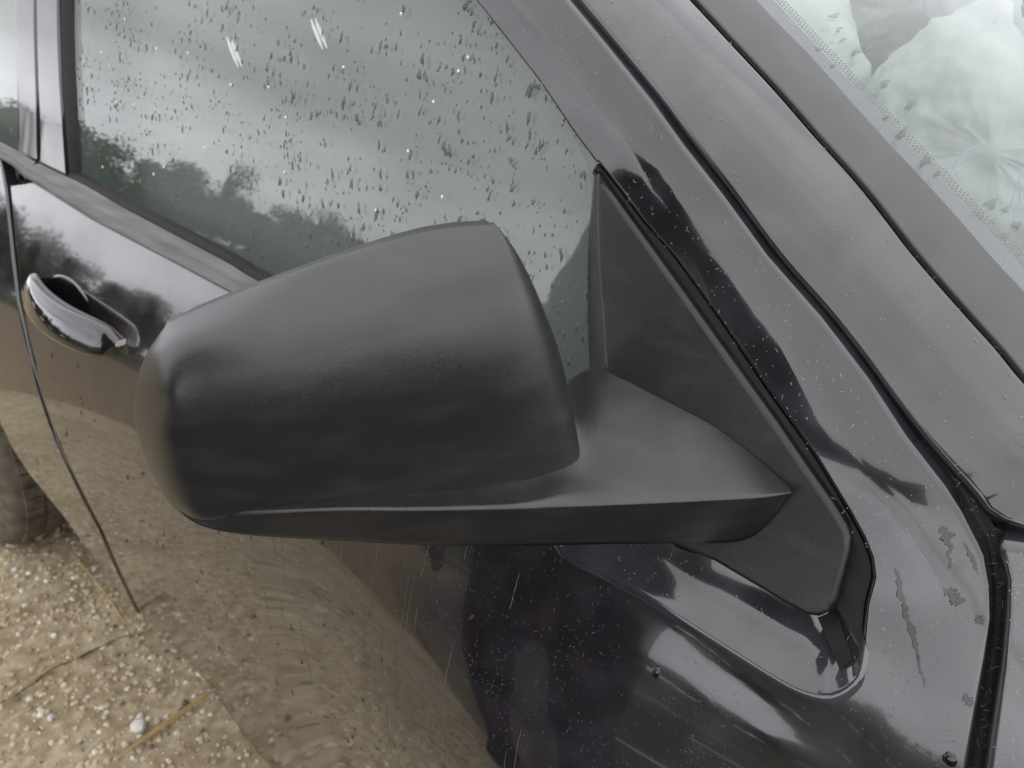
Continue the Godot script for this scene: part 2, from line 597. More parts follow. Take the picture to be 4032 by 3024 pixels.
# ---------------------------------------------------------------- the car
func car_doors(car: Node3D) -> void:
	var skin := v2([0.0354, 0.325, 0.0224, 0.4999, -0.0292, 0.6364, -0.0655, 0.7588, -0.1197, 0.8325, -0.1481, 0.8789, -0.1733, 0.9134, -0.2015, 0.9544, -0.2188, 0.9788, -0.1445, 0.9916, 0.0363, 0.9681, 0.2217, 0.9519, 0.372, 0.938, 0.6, 0.92, 0.785, 0.906, 0.79, 0.895, 0.808, 0.868, 0.8303, 0.8395, 0.8682, 0.836, 0.9088, 0.8337, 0.9366, 0.8297, 0.9673, 0.8259, 0.9963, 0.8225, 1.0182, 0.8207, 1.033, 0.8226, 1.0417, 0.8261, 1.0482, 0.8332, 1.052, 0.8409, 1.0532, 0.8486, 1.0452, 0.8843, 1.044, 0.9015, 1.0395, 0.9117, 1.0318, 0.9215, 1.0208, 0.9325, 0.9902, 0.9607, 0.9505, 0.9897, 0.9058, 1.0251, 0.8574, 1.0628, 0.8268, 1.0828, 0.8024, 1.1016, 0.7796, 1.1179, 0.7765, 1.1186, 0.752, 1.1374, 0.7092, 1.1731, 0.6576, 1.2111, 0.6304, 1.2307, 0.47, 1.335, 0.42, 1.365, 0.54, 1.365, 0.72, 1.2309, 0.76, 1.2014, 0.8091, 1.1642, 0.8431, 1.1361, 0.8801, 1.1076, 0.922, 1.073, 0.9686, 1.0405, 1.0066, 1.0112, 1.038, 0.9845, 1.0663, 0.9639, 1.0782, 0.9534, 1.0963, 0.9343, 1.1041, 0.9195, 1.1099, 0.9028, 1.1139, 0.8811, 1.1187, 0.8479, 1.1228, 0.8217, 1.135, 0.7, 1.14, 0.5, 1.13, 0.32, 1.1, 0.16, 0.45, 0.15, 0.3, 0.17, 0.2005, 0.2725, 0.0781, 0.3162])
	var door := obj("front_door", panel(skin, body, 0.012, 0.003, 0.02, 0.0, paint_tint), M.paint, car)
	var rear := obj("rear_door", panel(v2([0.0219, 0.3166, 0.0105, 0.4941, -0.0399, 0.6325, -0.0745, 0.7565, -0.1297, 0.8305, -0.1649, 0.8824, -0.2294, 0.9703, -0.2643, 1.0117, -0.6, 1.045, -1.2, 1.07, -1.3, 0.6, -1.28, 0.35, -1.24, 0.35, -1.2, 0.55, -1.12, 0.68, -0.98, 0.755, -0.8, 0.775, -0.6, 0.76, -0.45, 0.72, -0.36, 0.68, -0.2651, 0.5921, -0.2522, 0.5442, -0.2142, 0.5018, -0.1638, 0.4717, -0.1394, 0.4601, -0.0945, 0.4171]), body, 0.03, 0.003, 0.03, 0.0, paint_tint), M.paint, car)
	# dark jamb behind the shut gaps
	obj("door_jamb", panel(v2([0.0054, 0.325, -0.0076, 0.4999, -0.0592, 0.6364, -0.0955, 0.7588, -0.1497, 0.8325, -0.1781, 0.8789, -0.2033, 0.9134, -0.2315, 0.9544, -0.2488, 0.9788, -0.1738, 0.9788, -0.1888, 0.9788, -0.1715, 0.9544, -0.1433, 0.9134, -0.1181, 0.8789, -0.0897, 0.8325, -0.0355, 0.7588, 0.0008, 0.6364, 0.0524, 0.4999, 0.0654, 0.325]), body, 0.04, 0.002, 0.01, -0.022), M.dull, door)
	obj("door_jamb", panel(v2([1.05, 0.97, 1.12, 0.97, 1.15, 0.9, 1.165, 0.8, 1.18, 0.6, 1.17, 0.3, 1.11, 0.3, 1.11, 0.6, 1.1, 0.8, 1.08, 0.9]), body, 0.04, 0.002, 0.01, -0.024), M.dull, door)
	# glossy covers of the two posts between the windows
	obj("post_cover", panel(v2([-0.1285, 1.36, -0.193, 1.36, -0.1709, 1.2302, -0.1538, 1.1232, -0.1351, 1.0184, -0.0523, 1.01, -0.0857, 1.1211, -0.1065, 1.2302]), body, 0.03, 0.003, 0.012, 0.0, pillar_tint), M.paint, door)
	obj("post_cover", panel(v2([-0.1972, 1.36, -0.2573, 1.36, -0.2353, 1.2301, -0.2206, 1.1258, -0.2069, 1.0248, -0.1412, 1.0196, -0.1581, 1.123, -0.1752, 1.2302]), body, 0.03, 0.003, 0.012, 0.0, pillar_tint), M.paint, rear)
	# glass
	var wp := v2([-0.1224, 1.36, -0.0923, 0.9895, 0.0741, 0.9691, 0.2191, 0.9533, 0.344, 0.9417, 0.3869, 0.9345, 0.6, 0.915, 0.8, 0.9, 0.8189, 0.9594, 0.808, 1.002, 0.7976, 1.0483, 0.7937, 1.0724, 0.7881, 1.1132, 0.781, 1.1197, 0.7119, 1.1762, 0.6307, 1.2349, 0.5, 1.335, 0.45, 1.36])
	var win := obj("window_glass", pane(wp, glass_z, 0.03, 0.0045), M.glass, door)
	obj("window_glass", pane(v2([-0.2453, 1.365, -0.1949, 0.995, -0.6, 1.045, -1, 1.065, -0.95, 1.3, -0.8, 1.365]), glass_z, 0.04, 0.0045), M.glass, rear)
	# rubber runs
	obj("window_seal", strip([Vector3(-0.1381, 1.3622, -0.2214), Vector3(-0.1297, 1.3182, -0.2082), Vector3(-0.1214, 1.2742, -0.1949), Vector3(-0.113, 1.2303, -0.1817), Vector3(-0.0921, 1.1205, -0.1486), Vector3(-0.0582, 1.0083, -0.1133), Vector3(-0.0524, 0.9981, -0.1094)], [Vector3(-0.1164, 1.3609, -0.2305), Vector3(-0.1064, 1.3174, -0.2169), Vector3(-0.0963, 1.2739, -0.2032), Vector3(-0.0863, 1.2305, -0.1895), Vector3(-0.0599, 1.1162, -0.1535), Vector3(-0.0425, 1.0025, -0.1228), Vector3(-0.0397, 0.9929, -0.1205)], 3, 0.003, 0.002, 0.004, Vector3(0, 0, 1)), M.rubber, door)
	var outer := func(a: Array) -> Array:
		var o := []
		for p in a:
			o.append(on(body, p.x, p.y, p.z))
		return o
	# belt mouldings: two facets with a ridge
	for which in 2:
		var lo: Array = [[Vector3(-0.19, 1, -0.1041), Vector3(-0.1381, 0.9928, -0.1012), Vector3(0.0417, 0.9695, -0.091), Vector3(0.2261, 0.9533, -0.0838), Vector3(0.3757, 0.9395, -0.0776), Vector3(0.6, 0.92, -0.0689), Vector3(0.79, 0.906, -0.0651)], [Vector3(-1.2, 1.072, -0.1285), Vector3(-0.7, 1.05, -0.1218), Vector3(-0.257, 1.0128, -0.109), Vector3(-0.1607, 0.9939, -0.1016)]][which]
		var up: Array = [[Vector3(-0.1406, 1.0176, -0.1156), Vector3(-0.0007, 1.0038, -0.1122), Vector3(0.0961, 0.9892, -0.1086), Vector3(0.3138, 0.9628, -0.1023), Vector3(0.3836, 0.9519, -0.0998), Vector3(0.6, 0.931, -0.0951), Vector3(0.79, 0.917, -0.0921)], [Vector3(-1.2, 1.1, -0.1379), Vector3(-0.7, 1.072, -0.13), Vector3(-0.27, 1.035, -0.1201), Vector3(-0.1523, 1.0182, -0.1158)]][which]
		lo = resample(smooth(lo, 4), 40)
		up = resample(smooth(up, 4), 40)
		var rows := []
		for i in lo.size():
			var l: Vector3 = lo[i]
			var u: Vector3 = up[i]
			var m := l.lerp(u, 0.5) + Vector3(0, 0.001, 0.0035)
			rows.append([l + Vector3(0, -0.001, -0.02), l + Vector3(0, -0.001, 0), l + Vector3(0, 0.0005, 0.0015), l.lerp(m, 0.5) + Vector3(0, 0, 0.001), m + Vector3(0, -0.001, -0.0002), m + Vector3(0, 0.001, 0.0), m.lerp(u, 0.5), u + Vector3(0, -0.001, 0.0), u + Vector3(0, 0, -0.001), u + Vector3(0, -0.001, -0.012)])
		var b := Mb.new()
		b.grid(rows, Vector3(0, 0.3, 1))
		for e in [0, rows.size() - 1]:
			var c: Vector3 = rows[e][1].lerp(rows[e][8], 0.5) - Vector3(0, 0, 0.006)
			for j in 9:
				b.flat(rows[e][j], rows[e][j + 1], c, Vector3(-1 if e == 0 else 1, 0, 0))
		obj("belt_moulding", b.mesh(), M.moulding, [door, rear][which])
		# black wiper strip between the moulding and the glass
		var w := []
		for i in up.size():
			var u: Vector3 = up[i]
			w.append([u + Vector3(0, -0.002, 0.0), u + Vector3(0, 0.0028, -0.0005), u + Vector3(0, 0.006, -0.006), u + Vector3(0, 0.006, -0.014)])
		b = Mb.new()
		b.grid(w, Vector3(0, 0.5, 1))
		obj("window_wiper_strip", b.mesh(), M.rubber, [door, rear][which])
	door_handle(door)
	mirror_pocket(door)
	rain(win, wp)
	door_dirt(door)

func door_handle(door: Node3D) -> void:
	# grip bar that stands off the door over a painted dark cup patch
	var a := Vector2(-0.0747, 0.8699)
	var z := Vector2(0.1715, 0.8436)
	var rows := []
	var n := 20
	for i in n + 1:
		var u := float(i) / n
		var c2 := a.lerp(z, u)
		var hgt := 0.0215
		hgt *= sqrt(clampf(1.0 - pow(absf(2 * u - 1), 8.0), 0.03, 1.0))
		var off := 0.006 + 0.030 * pow(sin(PI * clampf(u, 0.0, 1.0)), 0.55)
		var th := 0.0115 * (0.6 + 0.4 * sin(PI * u))
		var row := []
		for k in 24:
			var g := TAU * k / 24
			var o := Vector2(signf(cos(g)) * pow(absf(cos(g)), 0.6), signf(sin(g)) * pow(absf(sin(g)), 0.6))
			row.append(on(body, c2.x, c2.y + o.y * hgt, off + o.x * th + (1 - o.y * o.y) * 0.002))
		rows.append(row)
	var b := Mb.new()
	b.grid(rows, Vector3.ZERO, true, 1.0, Color(0.014, 0.014, 0.016), on(body, (a.x + z.x) / 2, (a.y + z.y) / 2, 0.03))
	for e in [0, n]:
		var c := Vector3.ZERO
		for p in rows[e]:
			c += p / 24.0
		for k in 24:
			b.flat(rows[e][k], rows[e][(k + 1) % 24], c, Vector3(-1 if e == 0 else 1, 0, 0.3))
	var grip := obj("door_handle", b.mesh(), M.paint, door)
	# fixed end and a flat dark patch: shade of the cup put into colour
	b = Mb.new()
	var cup := []
	var cc := Vector2(0.0119, 0.8606)
	for i in 6:
		var s := [1.12, 1.04, 0.96, 0.8, 0.5, 0.02][i] as float
		var dz := [0.0002, 0.0008, 0.0008, 0.0006, 0.0006, 0.0006][i] as float
		var row := []
		for k in 28:
			var g := TAU * k / 28
			row.append(on(body, cc.x + cos(g) * 0.056 * s, cc.y + sin(g) * 0.025 * s - 0.006 * cos(g), dz))
		cup.append(row)
	b.grid(cup, Vector3(0, 0, 1), true)
	obj("handle_cup_shade", b.mesh(), M.wet, grip)

func mirror_pocket(door: Node3D) -> void:
	# the bright ledge under the mirror foot, from the lip of the door skin back to the sail
	var lip: Array = resample(smooth([Vector3(0.79, 0.895, -0.0633), Vector3(0.808, 0.868, -0.0517), Vector3(0.8303, 0.8395, -0.041), Vector3(0.8682, 0.836, -0.0402), Vector3(0.9088, 0.8337, -0.0395), Vector3(0.9366, 0.8297, -0.0378), Vector3(0.9673, 0.8259, -0.0361), Vector3(0.9963, 0.8225, -0.0343), Vector3(1.0182, 0.8207, -0.0332), Vector3(1.033, 0.8226, -0.0337), Vector3(1.0417, 0.8261, -0.0351), Vector3(1.0482, 0.8332, -0.0383), Vector3(1.052, 0.8409, -0.0418), Vector3(1.0532, 0.8486, -0.0452), Vector3(1.0507, 0.8651, -0.0526)], 4), 60)
	var back: Array = resample(smooth([Vector3(0.8, 0.925, -0.0942), Vector3(0.835, 0.9, -0.0845), Vector3(0.9037, 0.8644, -0.0679), Vector3(0.942, 0.8653, -0.0687), Vector3(0.9726, 0.8612, -0.0668), Vector3(0.9956, 0.8579, -0.0653), Vector3(1.0118, 0.8569, -0.0649), Vector3(1.0237, 0.862, -0.0672), Vector3(1.0285, 0.8726, -0.0719), Vector3(1.0282, 0.8884, -0.0788)], 4), 60)
	var rows := []
	for i in 60:
		var p: Vector3 = lip[i] + Vector3(0, 0, 0.0)
		var q: Vector3 = back[i]
		var o := Vector2(p.x - q.x, p.y - q.y).normalized()
		rows.append([on(body, p.x + o.x * 0.008, p.y + o.y * 0.008, -0.0005), on(body, p.x + o.x * 0.007, p.y + o.y * 0.007, 0.0004), on(body, p.x + o.x * 0.003, p.y + o.y * 0.003, 0.0011), p + Vector3(0, 0.0005, 0.0002), p.lerp(q, 0.12) + Vector3(0, 0.0, -0.0022), p.lerp(q, 0.4) + Vector3(0, -0.001, -0.003), p.lerp(q, 0.7) - Vector3(0, 0.002, 0.002), q])
	var b := Mb.new()
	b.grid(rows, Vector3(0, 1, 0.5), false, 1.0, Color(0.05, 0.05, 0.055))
	obj("mirror_ledge", b.mesh(), M.paint, door)
	# rubber bed between the sail and the frame
	obj("mirror_seal", strip([Vector3(0.7732, 1.1087, -0.1482), Vector3(0.7996, 1.0879, -0.1421), Vector3(0.8393, 1.057, -0.133), Vector3(0.8671, 1.0357, -0.1261), Vector3(0.8981, 1.0121, -0.1176), Vector3(0.9284, 0.9898, -0.1083), Vector3(0.9574, 0.9692, -0.0989), Vector3(0.9848, 0.9477, -0.0906), Vector3(1.006, 0.9313, -0.0851), Vector3(1.0186, 0.9208, -0.0814), Vector3(1.0247, 0.9065, -0.0762), Vector3(1.0257, 0.8899, -0.0695), Vector3(1.0268, 0.8753, -0.0631)], [Vector3(0.7771, 1.1171, -0.1491), Vector3(0.8001, 1.1007, -0.1443), Vector3(0.8247, 1.0817, -0.1388), Vector3(0.8556, 1.0615, -0.1329), Vector3(0.9044, 1.0236, -0.1204), Vector3(0.9495, 0.9879, -0.1059), Vector3(0.9895, 0.9586, -0.0929), Vector3(1.0203, 0.9302, -0.0832), Vector3(1.0314, 0.9191, -0.0793), Vector3(1.0392, 0.9092, -0.0757), Vector3(1.0437, 0.899, -0.0717), Vector3(1.0449, 0.8817, -0.0645), Vector3(1.0512, 0.8567, -0.0533)], 4, 0.001, 0.001, 0.006, Vector3(0, 0, 1), 30), M.rubber, door)
	# drain slot
	var s: Array = [Vector3(1.0241, 0.8586, -0.0537), Vector3(1.0312, 0.8662, -0.0571), Vector3(1.0461, 0.847, -0.0485), Vector3(1.0406, 0.8414, -0.046)]
	var ia := 1
	var jb := 1
	for k in range(1, 59):
		if lip[k].distance_to(s[3]) < lip[ia].distance_to(s[3]):
			ia = k
		if back[k].distance_to(s[0]) < back[jb].distance_to(s[0]):
			jb = k
	b = Mb.new()
	var slot_rows := []
	for k in 6:
		var u := lerpf(0.2, 0.92, k / 5.0)
		slot_rows.append([lip[ia - 1].lerp(back[jb - 1], u) + Vector3(0, 0.0006, 0.0002), lip[ia + 1].lerp(back[mini(jb + 2, 59)], u) + Vector3(0, 0.0006, 0.0002)])
	b.grid(slot_rows, Vector3(0, 0.6, 0.8))
	obj("drain_slot", b.mesh(), M.rubber, door)
	flecks_on_strip([Vector3(0.79, 0.895, -0.0633), Vector3(0.808, 0.868, -0.0517), Vector3(0.8303, 0.8395, -0.041), Vector3(0.8682, 0.836, -0.0402), Vector3(0.9088, 0.8337, -0.0395), Vector3(0.9366, 0.8297, -0.0378), Vector3(0.9673, 0.8259, -0.0361), Vector3(0.9963, 0.8225, -0.0343), Vector3(1.0182, 0.8207, -0.0332), Vector3(1.033, 0.8226, -0.0337), Vector3(1.0417, 0.8261, -0.0351), Vector3(1.0482, 0.8332, -0.0383), Vector3(1.052, 0.8409, -0.0418), Vector3(1.0532, 0.8486, -0.0452), Vector3(1.0507, 0.8651, -0.0526)], [Vector3(0.8, 0.925, -0.0942), Vector3(0.835, 0.9, -0.0845), Vector3(0.9037, 0.8644, -0.0679), Vector3(0.942, 0.8653, -0.0687), Vector3(0.9726, 0.8612, -0.0668), Vector3(0.9956, 0.8579, -0.0653), Vector3(1.0118, 0.8569, -0.0649), Vector3(1.0237, 0.862, -0.0672), Vector3(1.0285, 0.8726, -0.0719), Vector3(1.0282, 0.8884, -0.0788)], -0.001, 170, door, Vector3(0, 0.7, 0.7), 0.05, 0.95)

func rain(win: Node3D, wp: PackedVector2Array) -> void:
	var b := Mb.new()
	var nz := FastNoiseLite.new()
	nz.seed = 4
	nz.frequency = 9.0
	var made := 0
	var tries := 0
	while made < 1350 and tries < 40000:
		tries += 1
		var x := rng.randf_range(-0.08, 0.80)
		var y := rng.randf_range(0.95, 1.26)
		if not Geometry2D.is_point_in_polygon(Vector2(x, y), wp) or nz.get_noise_2d(x, y) < rng.randf_range(-0.45, 0.35) - 0.35 * smoothstep(0.35, 0.6, x):
			continue
		var s := 0.30 + 0.85 * pow(rng.randf(), 2.2)
		s *= lerpf(0.85, 1.05, smoothstep(0.2, 0.6, x)) * (1.0 - 0.3 * smoothstep(0.65, 0.8, x))
		blob(b, glass_z, x, y, 0.0018 * s * rng.randf_range(0.7, 1.5), 0.0036 * s * rng.randf_range(0.6, 1.6), 0.0006, 0.0002, 10, 0.5, rng.randf_range(-0.35, 0.5))
		made += 1
	obj("raindrops", b.mesh(), M.drop, win, "stuff")
	b = Mb.new()
	for i in 26:
		var x := rng.randf_range(-0.05, 0.7)
		var y := rng.randf_range(0.99, 1.22)
		if Geometry2D.is_point_in_polygon(Vector2(x, y), wp):
			blob(b, glass_z, x, y, 0.0012, 0.0018, 0.0012, 0.0003, 8, 0.3)
	obj("bright_raindrops", b.mesh(), M.bead, win, "stuff")
	b = Mb.new()
	made = 0
	while made < 900:
		var x := rng.randf_range(0.2, 0.8)
		var y := rng.randf_range(0.93, 1.2)
		if Geometry2D.is_point_in_polygon(Vector2(x, y), wp) and rng.randf() < smoothstep(0.25, 0.75, x + (1.05 - y) * 0.8) * 0.9:
			squiggle(b, glass_z, x, y, rng.randf_range(0.0012, 0.004), rng.randf_range(0.00012, 0.0003), 0.0002)
		made += 1
	obj("dirt_flecks", b.mesh(), M.fleck, win, "stuff")

func scatter_flecks(poly: PackedVector2Array, f: Callable, count: int, lift: float, weight: Callable) -> ArrayMesh:
	var b := Mb.new()
	var lo := poly[0]
	var hi := poly[0]
	for p in poly:
		lo = lo.min(p)
		hi = hi.max(p)
	var made := 0
	for t in count * 40:
		if made >= count:
			break
		var x := rng.randf_range(lo.x, hi.x)
		var y := rng.randf_range(lo.y, hi.y)
		if rng.randf() < float(weight.call(x, y)) and Geometry2D.is_point_in_polygon(Vector2(x, y), poly):
			made += 1
			if rng.randf() < 0.6:
				blob(b, f, x, y, 0.00035, 0.00035, 0.0002, lift, 5)
			else:
				squiggle(b, f, x, y, rng.randf_range(0.001, 0.0042), rng.randf_range(0.0001, 0.00022), lift)
	return b.mesh()

func door_dirt(door: Node3D) -> void:
	var nz := FastNoiseLite.new()
	nz.seed = 8
	nz.frequency = 12.0
	var low := v2([0.4, 0.5, 0.55, 0.82, 0.78, 0.9, 0.82, 0.845, 0.95, 0.825, 1.04, 0.82, 1.06, 0.9, 1.1, 0.9, 1.12, 0.8, 1.12, 0.62, 0.7, 0.55])
	obj("dirt_flecks", scatter_flecks(low, body, 1700, 0.0002, func(x: float, y: float) -> float: return (0.25 + 0.75 * smoothstep(0.55, 0.95, x)) * clampf(0.5 + nz.get_noise_2d(x, y) * 1.6, 0.0, 1.0)), M.fleck_dim, door, "stuff")
	obj("dirt_flecks", scatter_flecks(v2([0.3, 0.42, 0.36, 0.7, 0.55, 0.86, 0.8, 0.86, 0.85, 0.6, 0.7, 0.45]), body, 1500, 0.0002, func(x: float, y: float) -> float: return clampf(0.35 + nz.get_noise_2d(x * 3.0, y * 1.2) * 2.0, 0.0, 1.0)), M.fleck_dim, door, "stuff")
	var mb := Mb.new()
	for k in 420:
		var x := rng.randf_range(-0.05, 0.8)
		var y := rng.randf_range(0.4, 0.82)
		if nz.get_noise_2d(x * 0.8, y * 0.8) + 0.25 < rng.randf() * 0.7 or not Geometry2D.is_point_in_polygon(Vector2(x, y), v2([0.0354, 0.325, 0.0224, 0.4999, -0.0292, 0.6364, -0.0655, 0.7588, -0.1197, 0.8325, -0.1481, 0.8789, -0.1733, 0.9134, -0.2015, 0.9544, -0.2188, 0.9788, -0.1445, 0.9916, 0.0363, 0.9681, 0.2217, 0.9519, 0.372, 0.938, 0.6, 0.92, 0.785, 0.906, 0.79, 0.895, 0.808, 0.868, 0.8303, 0.8395, 0.8682, 0.836, 0.9088, 0.8337, 0.9366, 0.8297, 0.9673, 0.8259, 0.9963, 0.8225, 1.0182, 0.8207, 1.033, 0.8226, 1.0417, 0.8261, 1.0482, 0.8332, 1.052, 0.8409, 1.0532, 0.8486, 1.0452, 0.8843, 1.044, 0.9015, 1.0395, 0.9117, 1.0318, 0.9215, 1.0208, 0.9325, 0.9902, 0.9607, 0.9505, 0.9897, 0.9058, 1.0251, 0.8574, 1.0628, 0.8268, 1.0828, 0.8024, 1.1016, 0.7796, 1.1179, 0.7765, 1.1186, 0.752, 1.1374, 0.7092, 1.1731, 0.6576, 1.2111, 0.6304, 1.2307, 0.47, 1.335, 0.42, 1.365, 0.54, 1.365, 0.72, 1.2309, 0.76, 1.2014, 0.8091, 1.1642, 0.8431, 1.1361, 0.8801, 1.1076, 0.922, 1.073, 0.9686, 1.0405, 1.0066, 1.0112, 1.038, 0.9845, 1.0663, 0.9639, 1.0782, 0.9534, 1.0963, 0.9343, 1.1041, 0.9195, 1.1099, 0.9028, 1.1139, 0.8811, 1.1187, 0.8479, 1.1228, 0.8217, 1.135, 0.7, 1.14, 0.5, 1.13, 0.32, 1.1, 0.16, 0.45, 0.15, 0.3, 0.17, 0.2005, 0.2725, 0.0781, 0.3162])):
			continue
		var sz := 0.0007 + 0.0024 * pow(rng.randf(), 4.0)
		blob(mb, body, x, y, sz, sz * rng.randf_range(1.0, 2.4), 0.0003, 0.0002, 8, 0.4, rng.randf_range(-0.5, 0.5))
	obj("mud_spots", mb.mesh(), M.mud, door, "stuff")
	# dried runs of dirty water
	var rb := Mb.new()
	for k in 46:
		var x := rng.randf_range(0.42, 0.86)
		var y := rng.randf_range(0.6, 0.86)
		var ln := rng.randf_range(0.02, 0.12)
		var last := []
		for s in 9:
			var yy := y - ln * s / 8.0
			x += rng.randf_range(-0.0008, 0.0008)
			var nn := f_normal(body, x, yy)
			var c := on(body, x, yy) + nn * 0.0002
			var w := 0.00022 * rng.randf_range(0.5, 1.5) * (0.3 if s == 0 else 1.0)
			var ring := [c - Vector3(w, 0, 0), c + nn * 0.00016, c + Vector3(w, 0, 0)]
			if last.size():
				rb.flat(last[0], last[1], ring[0], nn)
				rb.flat(last[1], ring[1], ring[0], nn)
				rb.flat(last[1], last[2], ring[1], nn)
				rb.flat(last[2], ring[2], ring[1], nn)
			last = ring
	obj("dirt_runs", rb.mesh(), M.fleck_dim, door, "stuff")
	var up := v2([0.64, 1.22, 0.78, 1.118, 0.95, 0.99, 1.05, 0.9, 1.06, 0.86, 1.1, 0.9, 1.06, 0.965, 0.72, 1.225])
	obj("dirt_flecks", scatter_flecks(up, body, 420, 0.0002, func(_x: float, _y: float) -> float: return 1.0), M.fleck, door, "stuff")
	# wet runs and small puddled drops where the dust is washed off
	for d in [[1.0623, 0.8986, 0.0148, 0.0022, -1.04], [1.074, 0.88, 0.0167, 0.0022, -0.9751], [1.0847, 0.8621, 0.0103, 0.0012, -1.0402], [1.0755, 0.9384, 0.0065, 0.0035, -0.8304], [1.0798, 0.9297, 0.008, 0.0012, -1.2275], [1.0909, 0.9312, 0.0094, 0.0012, -0.8701], [1.0887, 0.9084, 0.0064, 0.004, -0.2287], [1.1047, 0.9005, 0.0033, 0.0025, -0.6715], [1.1126, 0.8568, 0.0037, 0.0027, -0.7805]]:
		var b := Mb.new()
		var last := []
		for k in 41:
			var u := k / 40.0
			var q := Vector2(d[0], d[1]) + Vector2((u * 2.0 - 1.0) * float(d[2]), 0.0012 * nz.get_noise_1d(k * 0.004 + d[0] * 900.0)).rotated(d[4])
			var wd := float(d[3]) * pow(sin(PI * lerpf(0.03, 0.97, u)), 0.6)
			var e1 := wd * (0.8 + 1.1 * nz.get_noise_1d(k * 0.008 + d[1] * 700.0) + 0.5 * nz.get_noise_1d(k * 0.02 + d[0] * 300.0))
			var e2 := wd * (0.8 + 1.1 * nz.get_noise_1d(k * 0.008 + d[1] * 900.0 + 40.0) + 0.5 * nz.get_noise_1d(k * 0.02 + d[0] * 500.0))
			var ring := []
			for s in [e1, e1 * 0.8, -e2 * 0.8, -e2]:
				var w2: Vector2 = q + Vector2(0, s).rotated(d[4])
				ring.append(on(body, w2.x, w2.y) + f_normal(body, w2.x, w2.y) * (0.00005 if ring.size() in [0, 3] else 0.00022))
			if last.size():
				for s in 3:
					var nn := f_normal(body, q.x, q.y)
					b.flat(last[s], last[s + 1], ring[s], nn)
					b.flat(last[s + 1], ring[s + 1], ring[s], nn)
			last = ring
		obj("water_smear", b.mesh(), M.wet, door)
	for d in [[0.9301, 0.7863, 0.0032], [1.1138, 0.822, 0.0036], [0.5683, 0.6367, 0.0016]]:
		var b := Mb.new()
		blob(b, body, d[0], d[1], d[2], d[2] * 1.25, 0.0016, 0.0002, 12, 0.12)
		obj("resting_drop", b.mesh(), M.wet, door)

